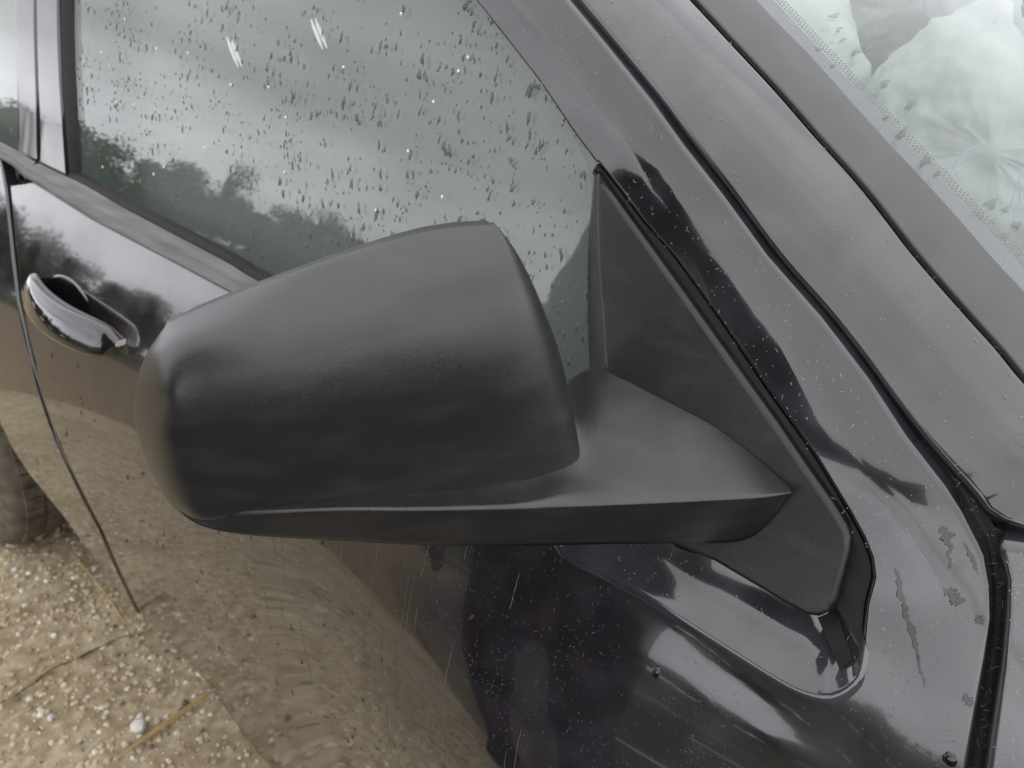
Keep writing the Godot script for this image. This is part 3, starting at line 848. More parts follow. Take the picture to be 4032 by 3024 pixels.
func front_end(car: Node3D) -> void:
	var f := obj("fender", panel(v2([1.1019, 0.9383, 1.1022, 0.9418, 1.1039, 0.9438, 1.1134, 0.9448, 1.1327, 0.9463, 1.35, 0.93, 1.7, 0.9, 2.3, 0.8, 2.42, 0.6, 2.4, 0.45, 2.13, 0.42, 2.08, 0.55, 1.95, 0.68, 1.72, 0.745, 1.5, 0.68, 1.36, 0.52, 1.32, 0.32, 1.155, 0.3, 1.158, 0.5, 1.152, 0.7, 1.1305, 0.8259, 1.1268, 0.8474, 1.1211, 0.8809, 1.1159, 0.9048, 1.1104, 0.924]), body, 0.04, 0.005, 0.03, 0.0, func(_x: float, _y: float) -> Color: return Color(0.05, 0.05, 0.055)), M.paint, car)
	obj("dirt_flecks", scatter_flecks(v2([1.1075, 0.94, 1.1146, 0.9409, 1.1472, 0.8375, 1.1329, 0.8296, 1.1228, 0.8919]), body, 60, 0.0002, func(_x: float, _y: float) -> float: return 1.0), M.fleck, f, "stuff")
	# windscreen pillar
	var dust := Color(0.040, 0.037, 0.043)
	var pl := obj("windscreen_pillar", strip([Vector3(0.5556, 1.3606, -0.2336), Vector3(0.5989, 1.3282, -0.2236), Vector3(0.6423, 1.2958, -0.2137), Vector3(0.6856, 1.2635, -0.2037), Vector3(0.7289, 1.2311, -0.1937), Vector3(0.7755, 1.1962, -0.183), Vector3(0.816, 1.1653, -0.1737), Vector3(0.8394, 1.1459, -0.1677), Vector3(0.8789, 1.1146, -0.1583), Vector3(0.93, 1.0726, -0.1456), Vector3(0.9675, 1.0462, -0.1378), Vector3(0.995, 1.0254, -0.1309), Vector3(1.0226, 1.0033, -0.1223), Vector3(1.0503, 0.983, -0.1134), Vector3(1.0801, 0.9633, -0.1052), Vector3(1.0905, 0.9553, -0.102), Vector3(1.1019, 0.9528, -0.0993), Vector3(1.1106, 0.9524, -0.1004), Vector3(1.1302, 0.9538, -0.1039), Vector3(1.1559, 0.9551, -0.1084)], [Vector3(0.6185, 1.3536, -0.3096), Vector3(0.6623, 1.3233, -0.296), Vector3(0.7061, 1.293, -0.2823), Vector3(0.7499, 1.2626, -0.2687), Vector3(0.7938, 1.2323, -0.2551), Vector3(0.8388, 1.2012, -0.241), Vector3(0.8807, 1.1724, -0.2281), Vector3(0.9195, 1.1442, -0.2154), Vector3(0.9568, 1.1178, -0.2035), Vector3(0.9839, 1.0964, -0.1939), Vector3(1.007, 1.0779, -0.1855), Vector3(1.0455, 1.05, -0.173), Vector3(1.068, 1.0342, -0.1659), Vector3(1.0859, 1.0204, -0.1597), Vector3(1.1142, 1.0011, -0.151), Vector3(1.1485, 0.9786, -0.1409), Vector3(1.1853, 0.9554, -0.1304)], 10, 0.006, 0.004, 0.02, Vector3(0.3, 0.7, 0.5), 40, dust), M.paint, car)
	flecks_on_strip([Vector3(0.5556, 1.3606, -0.2336), Vector3(0.5989, 1.3282, -0.2236), Vector3(0.6423, 1.2958, -0.2137), Vector3(0.6856, 1.2635, -0.2037), Vector3(0.7289, 1.2311, -0.1937), Vector3(0.7755, 1.1962, -0.183), Vector3(0.816, 1.1653, -0.1737), Vector3(0.8394, 1.1459, -0.1677), Vector3(0.8789, 1.1146, -0.1583), Vector3(0.93, 1.0726, -0.1456), Vector3(0.9675, 1.0462, -0.1378), Vector3(0.995, 1.0254, -0.1309), Vector3(1.0226, 1.0033, -0.1223), Vector3(1.0503, 0.983, -0.1134), Vector3(1.0801, 0.9633, -0.1052), Vector3(1.0905, 0.9553, -0.102), Vector3(1.1019, 0.9528, -0.0993), Vector3(1.1106, 0.9524, -0.1004), Vector3(1.1302, 0.9538, -0.1039), Vector3(1.1559, 0.9551, -0.1084)], [Vector3(0.6185, 1.3536, -0.3096), Vector3(0.6623, 1.3233, -0.296), Vector3(0.7061, 1.293, -0.2823), Vector3(0.7499, 1.2626, -0.2687), Vector3(0.7938, 1.2323, -0.2551), Vector3(0.8388, 1.2012, -0.241), Vector3(0.8807, 1.1724, -0.2281), Vector3(0.9195, 1.1442, -0.2154), Vector3(0.9568, 1.1178, -0.2035), Vector3(0.9839, 1.0964, -0.1939), Vector3(1.007, 1.0779, -0.1855), Vector3(1.0455, 1.05, -0.173), Vector3(1.068, 1.0342, -0.1659), Vector3(1.0859, 1.0204, -0.1597), Vector3(1.1142, 1.0011, -0.151), Vector3(1.1485, 0.9786, -0.1409), Vector3(1.1853, 0.9554, -0.1304)], 0.006, 420, pl, Vector3(0.3, 0.7, 0.5))
	obj("pillar_trim", strip([Vector3(0.6221, 1.3539, -0.3128), Vector3(0.6658, 1.3235, -0.2991), Vector3(0.7096, 1.2932, -0.2854), Vector3(0.7534, 1.2628, -0.2718), Vector3(0.7971, 1.2324, -0.2581), Vector3(0.842, 1.2013, -0.2441), Vector3(0.8839, 1.1724, -0.2311), Vector3(0.9225, 1.1442, -0.2184), Vector3(0.9598, 1.1177, -0.2065), Vector3(0.9869, 1.0963, -0.1969), Vector3(1.01, 1.0778, -0.1885), Vector3(1.0483, 1.0498, -0.1759), Vector3(1.0708, 1.034, -0.1688), Vector3(1.0887, 1.0201, -0.1626), Vector3(1.1147, 0.9988, -0.153)], [Vector3(0.6601, 1.3549, -0.3545), Vector3(0.7033, 1.3245, -0.3392), Vector3(0.7465, 1.294, -0.324), Vector3(0.7897, 1.2636, -0.3088), Vector3(0.8329, 1.2331, -0.2936), Vector3(0.8563, 1.2166, -0.2853), Vector3(0.8859, 1.1967, -0.2754), Vector3(0.9136, 1.1765, -0.2652), Vector3(0.95, 1.1498, -0.2519), Vector3(0.9841, 1.1256, -0.2398), Vector3(1.0161, 1.1027, -0.2283), Vector3(1.0482, 1.0785, -0.2163), Vector3(1.0713, 1.0622, -0.2081), Vector3(1.1181, 1.0286, -0.1913)], 6, 0.002, 0.002, 0.012, Vector3(0.3, 0.7, 0.5), 40), M.trim, car)
	# gutters: dark rubber at the bottom of both gaps
	obj("door_gap_seal", strip([Vector3(0.5505, 1.348, -0.2357), Vector3(0.5901, 1.3188, -0.2267), Vector3(0.6297, 1.2896, -0.2178), Vector3(0.6693, 1.2604, -0.2088), Vector3(0.7088, 1.2312, -0.1999), Vector3(0.7499, 1.2009, -0.1906), Vector3(0.8005, 1.1626, -0.1791), Vector3(0.8354, 1.1338, -0.1702), Vector3(0.8735, 1.1044, -0.1616), Vector3(0.9166, 1.0689, -0.1508), Vector3(0.9645, 1.0355, -0.1409), Vector3(1.0036, 1.0057, -0.1299), Vector3(1.036, 0.9783, -0.1174), Vector3(1.065, 0.957, -0.1083), Vector3(1.0772, 0.946, -0.1042), Vector3(1.0958, 0.9265, -0.0966), Vector3(1.1039, 0.9113, -0.0895), Vector3(1.1099, 0.8938, -0.0813), Vector3(1.1139, 0.8713, -0.0714), Vector3(1.1189, 0.8372, -0.0561), Vector3(1.1231, 0.8103, -0.0438)], [Vector3(0.5662, 1.349, -0.2383), Vector3(0.6056, 1.3195, -0.2293), Vector3(0.6449, 1.2901, -0.2202), Vector3(0.6843, 1.2607, -0.2111), Vector3(0.7237, 1.2312, -0.2021), Vector3(0.771, 1.1959, -0.1912), Vector3(0.8121, 1.1645, -0.1817), Vector3(0.8359, 1.1448, -0.1756), Vector3(0.8759, 1.113, -0.1661), Vector3(0.9278, 1.0704, -0.1532), Vector3(0.9658, 1.0436, -0.1453), Vector3(0.9938, 1.0226, -0.1382), Vector3(1.0218, 1.0003, -0.1293), Vector3(1.0499, 0.9797, -0.1202), Vector3(1.0801, 0.9596, -0.112), Vector3(1.0978, 0.9427, -0.1055), Vector3(1.1057, 0.9292, -0.0995), Vector3(1.1128, 0.9167, -0.0937), Vector3(1.1183, 0.8971, -0.0834), Vector3(1.1237, 0.8723, -0.0718), Vector3(1.1296, 0.8379, -0.0564), Vector3(1.1333, 0.8159, -0.0464)], 4, -0.002, 0.001, 0.02, Vector3(0.2, 0.4, 0.8), 40), M.rubber, car)
	var g := obj("trim_gap_seal", strip([Vector3(0.6299, 1.3426, -0.3107), Vector3(0.6698, 1.315, -0.2983), Vector3(0.7097, 1.2875, -0.2859), Vector3(0.7495, 1.26, -0.2735), Vector3(0.7894, 1.2325, -0.2611), Vector3(0.8349, 1.201, -0.2469), Vector3(0.8774, 1.1719, -0.2339), Vector3(0.9166, 1.1434, -0.221), Vector3(0.9544, 1.1166, -0.209), Vector3(0.9819, 1.0951, -0.1993), Vector3(1.0052, 1.0763, -0.1908), Vector3(1.0441, 1.0481, -0.1781), Vector3(1.0669, 1.0322, -0.171), Vector3(1.0851, 1.0182, -0.1647)], [Vector3(0.6374, 1.343, -0.3129), Vector3(0.6772, 1.3154, -0.3004), Vector3(0.7169, 1.2878, -0.288), Vector3(0.7567, 1.2601, -0.2756), Vector3(0.7965, 1.2325, -0.2631), Vector3(0.8416, 1.2011, -0.249), Vector3(0.8837, 1.1721, -0.236), Vector3(0.9226, 1.1437, -0.2232), Vector3(0.96, 1.117, -0.2112), Vector3(0.9873, 1.0955, -0.2015), Vector3(1.0105, 1.0768, -0.1931), Vector3(1.0491, 1.0486, -0.1804), Vector3(1.0717, 1.0327, -0.1732), Vector3(1.0897, 1.0187, -0.1669)], 4, -0.001, 0.001, 0.01, Vector3(0.3, 0.7, 0.5), 40), M.rubber, car)
	flecks_on_strip([Vector3(0.5505, 1.348, -0.2357), Vector3(0.5901, 1.3188, -0.2267), Vector3(0.6297, 1.2896, -0.2178), Vector3(0.6693, 1.2604, -0.2088), Vector3(0.7088, 1.2312, -0.1999), Vector3(0.7499, 1.2009, -0.1906), Vector3(0.8005, 1.1626, -0.1791), Vector3(0.8354, 1.1338, -0.1702), Vector3(0.8735, 1.1044, -0.1616), Vector3(0.9166, 1.0689, -0.1508), Vector3(0.9645, 1.0355, -0.1409), Vector3(1.0036, 1.0057, -0.1299), Vector3(1.036, 0.9783, -0.1174), Vector3(1.065, 0.957, -0.1083), Vector3(1.0772, 0.946, -0.1042), Vector3(1.0958, 0.9265, -0.0966), Vector3(1.1039, 0.9113, -0.0895), Vector3(1.1099, 0.8938, -0.0813), Vector3(1.1139, 0.8713, -0.0714), Vector3(1.1189, 0.8372, -0.0561), Vector3(1.1231, 0.8103, -0.0438)], [Vector3(0.5662, 1.349, -0.2383), Vector3(0.6056, 1.3195, -0.2293), Vector3(0.6449, 1.2901, -0.2202), Vector3(0.6843, 1.2607, -0.2111), Vector3(0.7237, 1.2312, -0.2021), Vector3(0.771, 1.1959, -0.1912), Vector3(0.8121, 1.1645, -0.1817), Vector3(0.8359, 1.1448, -0.1756), Vector3(0.8759, 1.113, -0.1661), Vector3(0.9278, 1.0704, -0.1532), Vector3(0.9658, 1.0436, -0.1453), Vector3(0.9938, 1.0226, -0.1382), Vector3(1.0218, 1.0003, -0.1293), Vector3(1.0499, 0.9797, -0.1202), Vector3(1.0801, 0.9596, -0.112), Vector3(1.0978, 0.9427, -0.1055), Vector3(1.1057, 0.9292, -0.0995), Vector3(1.1128, 0.9167, -0.0937), Vector3(1.1183, 0.8971, -0.0834), Vector3(1.1237, 0.8723, -0.0718), Vector3(1.1296, 0.8379, -0.0564), Vector3(1.1333, 0.8159, -0.0464)], -0.0, 330, g, Vector3(0.2, 0.4, 0.8), 0.25, 0.9, 1.4, M.fleck_dim)
	flecks_on_strip([Vector3(0.6299, 1.3426, -0.3107), Vector3(0.6698, 1.315, -0.2983), Vector3(0.7097, 1.2875, -0.2859), Vector3(0.7495, 1.26, -0.2735), Vector3(0.7894, 1.2325, -0.2611), Vector3(0.8349, 1.201, -0.2469), Vector3(0.8774, 1.1719, -0.2339), Vector3(0.9166, 1.1434, -0.221), Vector3(0.9544, 1.1166, -0.209), Vector3(0.9819, 1.0951, -0.1993), Vector3(1.0052, 1.0763, -0.1908), Vector3(1.0441, 1.0481, -0.1781), Vector3(1.0669, 1.0322, -0.171), Vector3(1.0851, 1.0182, -0.1647)], [Vector3(0.6374, 1.343, -0.3129), Vector3(0.6772, 1.3154, -0.3004), Vector3(0.7169, 1.2878, -0.288), Vector3(0.7567, 1.2601, -0.2756), Vector3(0.7965, 1.2325, -0.2631), Vector3(0.8416, 1.2011, -0.249), Vector3(0.8837, 1.1721, -0.236), Vector3(0.9226, 1.1437, -0.2232), Vector3(0.96, 1.117, -0.2112), Vector3(0.9873, 1.0955, -0.2015), Vector3(1.0105, 1.0768, -0.1931), Vector3(1.0491, 1.0486, -0.1804), Vector3(1.0717, 1.0327, -0.1732), Vector3(1.0897, 1.0187, -0.1669)], 0.0, 200, g, Vector3(0.3, 0.7, 0.5), 0.1, 0.9, 1.5, M.fleck_dim)

func flecks_on_strip(l: Array, r: Array, bulge: float, count: int, parent: Node, out: Vector3, u0 := 0.03, u1 := 0.97, big := 1.0, look: Material = M.fleck) -> void:
	l = resample(smooth(l, 6), 80)
	r = resample(smooth(r, 6), 80)
	var b := Mb.new()
	for k in count:
		var i := rng.randi_range(1, 77)
		var u := rng.randf_range(u0, u1)
		var p: Vector3 = l[i].lerp(r[i], u)
		var w: Vector3 = (r[i] - l[i]).normalized()
		var t: Vector3 = (l[i + 1] - l[i]).normalized()
		var nn := t.cross(w).normalized()
		if nn.dot(out) < 0:
			nn = -nn
		p += nn * (bulge * sin(PI * u) + 0.0002) + t * rng.randf_range(0, 0.01)
		var a := rng.randf() * TAU
		var prev := []
		var segs := rng.randi_range(1, 3)
		var ln := big * (0.0004 + 0.0030 * pow(rng.randf(), 2.0)) / segs
		var wd := big * rng.randf_range(0.0001, 0.00022)
		for s in segs + 1:
			var side := (-t * sin(a) + w * cos(a)) * wd
			var ring := [p - side, p + nn * wd, p + side]
			if prev.size():
				b.flat(prev[0], prev[1], ring[0], nn)
				b.flat(prev[1], ring[1], ring[0], nn)
				b.flat(prev[1], prev[2], ring[1], nn)
				b.flat(prev[2], ring[2], ring[1], nn)
			prev = ring
			a += rng.randf_range(-1.2, 1.2)
			p += (t * cos(a) + w * sin(a)) * ln
	obj("dirt_flecks", b.mesh(), look, parent, "stuff")

func side_mirror(car: Node3D) -> void:
	var mid := Vector3(0.79, 1.03, 0.09)
	# shell
	var net: Array = [[Vector3(0.8108, 1.1028, 0.0192), Vector3(0.8206, 1.088, 0.0124), Vector3(0.8316, 1.0592, 0.0041), Vector3(0.8421, 1.0246, -0.0036), Vector3(0.8503, 0.9798, -0.0115), Vector3(0.8563, 0.94, -0.0164), Vector3(0.8581, 0.924, -0.0189)],
		[Vector3(0.8092, 1.1075, 0.0283), Vector3(0.8285, 1.0935, 0.0356), Vector3(0.8414, 1.0669, 0.0314), Vector3(0.8507, 1.0346, 0.0254), Vector3(0.8578, 0.9946, 0.0157), Vector3(0.8624, 0.9498, 0.0059), Vector3(0.8629, 0.9331, 0.0018)],
		[Vector3(0.7874, 1.1054, 0.0549), Vector3(0.8124, 1.0918, 0.0697), Vector3(0.8255, 1.07, 0.0739), Vector3(0.8323, 1.0411, 0.0746), Vector3(0.8332, 1.0048, 0.07), Vector3(0.8309, 0.9595, 0.063), Vector3(0.8289, 0.9406, 0.0589)],
		[Vector3(0.759, 1.0953, 0.0907), Vector3(0.7828, 1.0824, 0.1038), Vector3(0.796, 1.0658, 0.1145), Vector3(0.8005, 1.0395, 0.1185), Vector3(0.7988, 1.0063, 0.1175), Vector3(0.7936, 0.9645, 0.1144), Vector3(0.7905, 0.95, 0.1119)],
		[Vector3(0.7316, 1.0823, 0.1285), Vector3(0.7535, 1.0739, 0.1442), Vector3(0.766, 1.0597, 0.156), Vector3(0.7693, 1.0356, 0.1616), Vector3(0.7663, 1.0048, 0.1623), Vector3(0.7602, 0.9689, 0.1605), Vector3(0.7569, 0.958, 0.1583)],
		[Vector3(0.7081, 1.0704, 0.1541), Vector3(0.7268, 1.0641, 0.1726), Vector3(0.735, 1.0494, 0.1817), Vector3(0.7365, 1.0297, 0.1865), Vector3(0.7327, 1.0047, 0.1883), Vector3(0.7269, 0.9697, 0.1878), Vector3(0.7245, 0.9505, 0.1859)],
		[Vector3(0.6931, 1.0615, 0.168), Vector3(0.7036, 1.0537, 0.1841), Vector3(0.7148, 1.0425, 0.1925), Vector3(0.7201, 1.0303, 0.1955), Vector3(0.7131, 1.0111, 0.1983), Vector3(0.7043, 0.9747, 0.1968), Vector3(0.7041, 0.9509, 0.192)],
		[Vector3(0.6822, 1.0547, 0.1694), Vector3(0.6777, 1.0405, 0.1807), Vector3(0.678, 1.0271, 0.1888), Vector3(0.6771, 1.01, 0.1935), Vector3(0.6766, 0.9914, 0.1942), Vector3(0.6802, 0.9666, 0.1925), Vector3(0.685, 0.9493, 0.1893)]]
	var back := Vector3(-0.81, 0, -0.587)
	var rows := []
	for col in net:
		var c: Array = col.duplicate()
		var t: Vector3 = col[0]
		var e: Vector3 = col[col.size() - 1]
		c.append(e + back * 0.008 + Vector3(0, -0.001, 0))
		c.append(e + back * 0.022 + Vector3(0, 0.001, 0))
		c.append(e + back * 0.05 + Vector3(0, 0.012, 0))
		c.append(e.lerp(t, 0.5) + back * 0.062)
		c.append(t + back * 0.03 + Vector3(0, -0.010, 0))
		c.append(t + back * 0.012 + Vector3(0, -0.0015, 0))
		rows.append(c)
	var full := []
	for e in 2:
		var r: Array = rows[0] if e == 0 else rows[rows.size() - 1]
		var c := Vector3.ZERO
		for p in r:
			c += p / r.size()
		c += Vector3(0.587, 0, -0.81) * (0.004 if e == 0 else -0.002)
		var inner := []
		for p in r:
			inner.append(c.lerp(p, 0.55))
		var point := []
		for p in r:
			point.append(c.lerp(p, 0.02))
		if e == 0:
			full.append(point)
			full.append(inner)
			full.append_array(rows)
		else:
			full.append(inner)
			full.append(point)
	var b := Mb.new()
	b.grid(smooth_net(full, 6, 6, true), Vector3.ZERO, true, 1.0, Color.WHITE, mid)
	var shell := obj("side_mirror", b.mesh(), M.plastic, car, "", "matt black plastic door mirror housing with pale scuffs")
	# reflecting face towards the driver
	var g := []
	for i in 9:
		var r := []
		for j in 9:
			var u := lerpf(0.16, 0.84, i / 8.0)
			var v := lerpf(-1.0, 1.0, j / 8.0)
			var base: Vector3 = Vector3(0.7237, 1.0214, 0.079)
			r.append(base + Vector3(-0.587, 0, 0.81) * (u - 0.5) * 0.20 + Vector3(0, v * 0.044 * (1.0 - 0.25 * u), 0) + back * 0.004)
		g.append(r)
	b = Mb.new()
	b.grid(g, back)
	obj("mirror_glass", b.mesh(), M.lens, shell)
	# foot
	b = Mb.new()
	var foot: Array = [[Vector3(0.9822, 0.9391, -0.0767), Vector3(0.9877, 0.947, -0.0596), Vector3(0.9824, 0.9336, -0.066), Vector3(0.9849, 0.9431, -0.0682)],
		[Vector3(0.9617, 0.9491, -0.08), Vector3(0.9751, 0.947, -0.044), Vector3(0.9743, 0.9111, -0.0634), Vector3(0.9684, 0.9481, -0.062)],
		[Vector3(0.9212, 0.9631, -0.0852), Vector3(0.9544, 0.9452, -0.0274), Vector3(0.9597, 0.896, -0.0568), Vector3(0.9378, 0.9542, -0.0563)],
		[Vector3(0.8686, 0.9718, -0.089), Vector3(0.923, 0.9451, 0.0006), Vector3(0.9218, 0.9003, -0.0182), Vector3(0.8958, 0.9585, -0.0442)],
		[Vector3(0.8263, 0.9776, -0.0916), Vector3(0.8954, 0.947, 0.0285), Vector3(0.8904, 0.9051, 0.0149), Vector3(0.8721, 0.9543, -0.0109)],
		[Vector3(0.8393, 0.9974, -0.0201), Vector3(0.8768, 0.9481, 0.0473), Vector3(0.8712, 0.9085, 0.0363), Vector3(0.8549, 0.9544, 0.0026)],
		[Vector3(0.8289, 0.9676, 0.0316), Vector3(0.8574, 0.9505, 0.0691), Vector3(0.8501, 0.9119, 0.0587), Vector3(0.8385, 0.95, 0.0389)],
		[Vector3(0.7929, 0.9641, 0.0814), Vector3(0.8199, 0.9566, 0.1106), Vector3(0.8106, 0.9213, 0.1029), Vector3(0.8024, 0.9549, 0.0921)],
		[Vector3(0.7653, 0.9657, 0.1194), Vector3(0.7906, 0.9619, 0.1424), Vector3(0.78, 0.9309, 0.1366), Vector3(0.7771, 0.9609, 0.1305)],
		[Vector3(0.7325, 0.9598, 0.1562), Vector3(0.7526, 0.9595, 0.1711), Vector3(0.7461, 0.9386, 0.1697), Vector3(0.7446, 0.9598, 0.1651)],
		[Vector3(0.711, 0.9572, 0.1773), Vector3(0.7206, 0.952, 0.1846), Vector3(0.7221, 0.9426, 0.1858), Vector3(0.7158, 0.9546, 0.1809)],
		[Vector3(0.6966, 0.9579, 0.1835), Vector3(0.6988, 0.9521, 0.1873), Vector3(0.7037, 0.9467, 0.1908), Vector3(0.6977, 0.955, 0.1854)],
		[Vector3(0.6748, 0.9658, 0.1847), Vector3(0.6754, 0.957, 0.1856), Vector3(0.6802, 0.9533, 0.1892), Vector3(0.6751, 0.9614, 0.1852)]]
	var fr := []
	for col in foot:
		var p0: Vector3 = col[0]
		var p1: Vector3 = col[1]
		var p2: Vector3 = col[2]
		var pm: Vector3 = col[3]
		var q1 := cr(p0 * 2.0 - pm, p0, pm, p1, 0.5)
		var q2 := pm
		var q3 := cr(p0, pm, p1, p1 * 2.0 - pm, 0.5)
		var e := 0.09
		var d := minf(1.0, p1.distance_to(p2) / 0.015)
		fr.append([p0 + Vector3(0, -0.004, 0) + back * 0.004, p0 + Vector3(0, -0.0008, 0), p0.lerp(p1, 0.04) , q1, q2, q3, p0.lerp(p1, 1.0 - e * d), p1 - (p1 - p0).normalized() * 0.0012 * d + Vector3(0, -0.0004, 0), p1 + (p2 - p1).normalized() * 0.0022 * d, p1.lerp(p2, 0.25), p1.lerp(p2, 0.6), p1.lerp(p2, 0.9), p2, p2 + back * 0.012 * d + Vector3(0, 0.001, 0), p2 + back * 0.04 * d + Vector3(0, 0.006, 0)])
	var sm := []
	for j in fr[0].size():
		var line := []
		for i in fr.size():
			line.append(fr[i][j])
		sm.append(smooth(line, 5))
	b.grid(sm, Vector3(0.6, 0.5, 0.5))
	obj("mirror_foot", b.mesh(), M.plastic, shell)
	# sail plate with its narrow rear facet
	var sail := obj("mirror_sail", panel(v2([0.7813, 1.1123, 0.8071, 1.0919, 0.8458, 1.0617, 0.873, 1.0407, 0.9032, 1.0174, 0.9328, 0.9955, 0.9612, 0.9752, 0.9882, 0.9544, 1.0089, 0.9383, 1.0218, 0.927, 1.0258, 0.9212, 1.0279, 0.913, 1.0289, 0.8966, 1.0298, 0.882, 1.0277, 0.8731, 1.0225, 0.8679, 1.0152, 0.8656, 0.9993, 0.867, 0.9772, 0.8702, 0.9476, 0.8741, 0.9243, 0.8738, 0.9104, 0.8739, 0.86, 0.9, 0.835, 0.93, 0.8258, 0.9795, 0.8138, 1.0106, 0.7977, 1.0532, 0.7817, 1.1107]), func(x: float, y: float) -> float: return body(x, y) + 0.004, 0.02, 0.004, 0.02), M.plastic_shaded, shell)
	b = Mb.new()
	var a: Array = resample(smooth([Vector3(0.7741, 1.1132, -0.1497), Vector3(0.7797, 1.0724, -0.1381), Vector3(0.7836, 1.0483, -0.1316), Vector3(0.794, 1.002, -0.1197), Vector3(0.8049, 0.9594, -0.1095)], 4), 16)
	var z: Array = resample(smooth([Vector3(0.7817, 1.1107, -0.1387), Vector3(0.7977, 1.0532, -0.1218), Vector3(0.8138, 1.0106, -0.107), Vector3(0.8258, 0.9795, -0.0935)], 4), 16)
	var fc := []
	for i in 16:
		fc.append([a[i] + Vector3(0, 0, -0.012), a[i], a[i].lerp(z[i], 0.5), z[i], z[i] + Vector3(0.004, 0, -0.001)])
	b.grid(fc, Vector3(-0.3, 0, 1))
	obj("sail_facet", b.mesh(), M.plastic, sail)

func windscreen(car: Node3D) -> void:
	var d := Vector3(0.78, -0.559, 0.28).normalized()
	var nw := Vector3(0.4331, 0.8059, 0.4037)
	var e := d.cross(nw).normalized()
	if e.z > 0:
		e = -e
	var r0 := Vector3(0.95, 1.1498, -0.2519)
	var rows := []
	var under := []
	for i in 29:
		var s := lerpf(-0.42, 0.34, i / 28.0)
		var p := r0 + d * s - nw * 0.004
		var q := Vector3(p.x, p.y, -1.86 - p.z)
		var te := Vector3(e.x, e.y, e.z)
		var tq := Vector3(-e.x, -e.y, e.z)
		var row := []
		var row2 := []
		var ln := p.distance_to(q)
		for k in 33:
			var u := pow(k / 32.0, 1.0)
			var h0 := 2 * u * u * u - 3 * u * u + 1
			var h1 := u * u * u - 2 * u * u + u
			var h2 := -2 * u * u * u + 3 * u * u
			var h3 := u * u * u - u * u
			var w := p * h0 + te * ln * h1 + q * h2 + tq * ln * h3
			row.append(w)
			row2.append(w - nw.lerp(Vector3(nw.x, nw.y, -nw.z), u).normalized() * 0.005)
		rows.append(row)
		under.append(row2)
	var b := Mb.new()
	b.grid(rows, nw)
	b.grid(under, -nw)
	for i in 28:
		b.flat(rows[i][0], rows[i + 1][0], under[i][0], Vector3(0, 0, 1))
		b.flat(under[i][0], rows[i + 1][0], under[i + 1][0], Vector3(0, 0, 1))
	var ws := obj("windscreen", b.mesh(), M.glass, car)
	# black printed border under the edge, then three rows of dots
	b = Mb.new()
	var band := []
	var c0 := r0 - nw * 0.0101
	for i in 20:
		var s := lerpf(-0.42, 0.34, i / 19.0)
		band.append([c0 + d * s - e * 0.002, c0 + d * s + e * 0.0259])
	b.grid(band, nw)
	obj("printed_border", b.mesh(), M.frit, ws)
	b = Mb.new()
	for k in 3:
		for i in 190:
			var pitch := 0.0034
			var c := c0 + d * (-0.33 + (i + 0.5 * (k % 2)) * pitch) + e * (0.0259 + 0.0019 + k * 0.0030) + nw * 0.0002
			var rad := 0.00152 - 0.00018 * k
			for t in 8:
				b.flat(c, c + (d * cos(TAU * t / 8) + e * sin(TAU * t / 8)) * rad, c + (d * cos(TAU * (t + 1) / 8) + e * sin(TAU * (t + 1) / 8)) * rad, nw)
	obj("printed_dots", b.mesh(), M.dot, ws, "stuff")
	# grey film between the dots
	# dried water patches on the glass
	var fz := func(x: float, y: float) -> float: return (nw.dot(r0) - nw.x * x - nw.y * y) / nw.z - 0.0092
	b = Mb.new()
	for w in [[-0.1134, 0.048, 0.003, 0.0024], [-0.0982, 0.0406, 0.0023, 0.0018], [-0.0718, 0.0396, 0.0037, 0.003], [-0.034, 0.0353, 0.003, 0.0024], [-0.0084, 0.0405, 0.0037, 0.003], [0.0921, 0.0292, 0.0037, 0.003], [0.1145, 0.0335, 0.003, 0.0024], [0.0133, 0.0118, 0.0034, 0.0027], [0.0418, 0.0105, 0.0037, 0.003], [-0.0844, 0.0079, 0.002, 0.0016], [-0.0644, 0.0071, 0.0018, 0.0014], [-0.0037, 0.0109, 0.0019, 0.0015], [0.055, 0.01, 0.0021, 0.0017], [-0.0865, 0.0353, 0.0019, 0.0015], [-0.0976, 0.1669, 0.0015, 0.0012], [0.1004, 0.0351, 0.0023, 0.0018]]:
		var q: Vector3 = r0 + d * w[0] + e * w[1]
		blob(b, fz, q.x, q.y, w[2], w[3], 0.0004, 0.0004, 14, 0.45, rng.randf() * 3.0)
	obj("water_patches", b.mesh(), M.film, ws, "stuff")
	var fb := Mb.new()
	for k in 160:
		var q := r0 + d * rng.randf_range(-0.35, 0.2) + e * rng.randf_range(0.0, 0.16)
		squiggle(fb, fz, q.x, q.y, 0.003, 0.00016, 0.0004)
	obj("dirt_flecks", fb.mesh(), M.fleck, ws, "stuff")

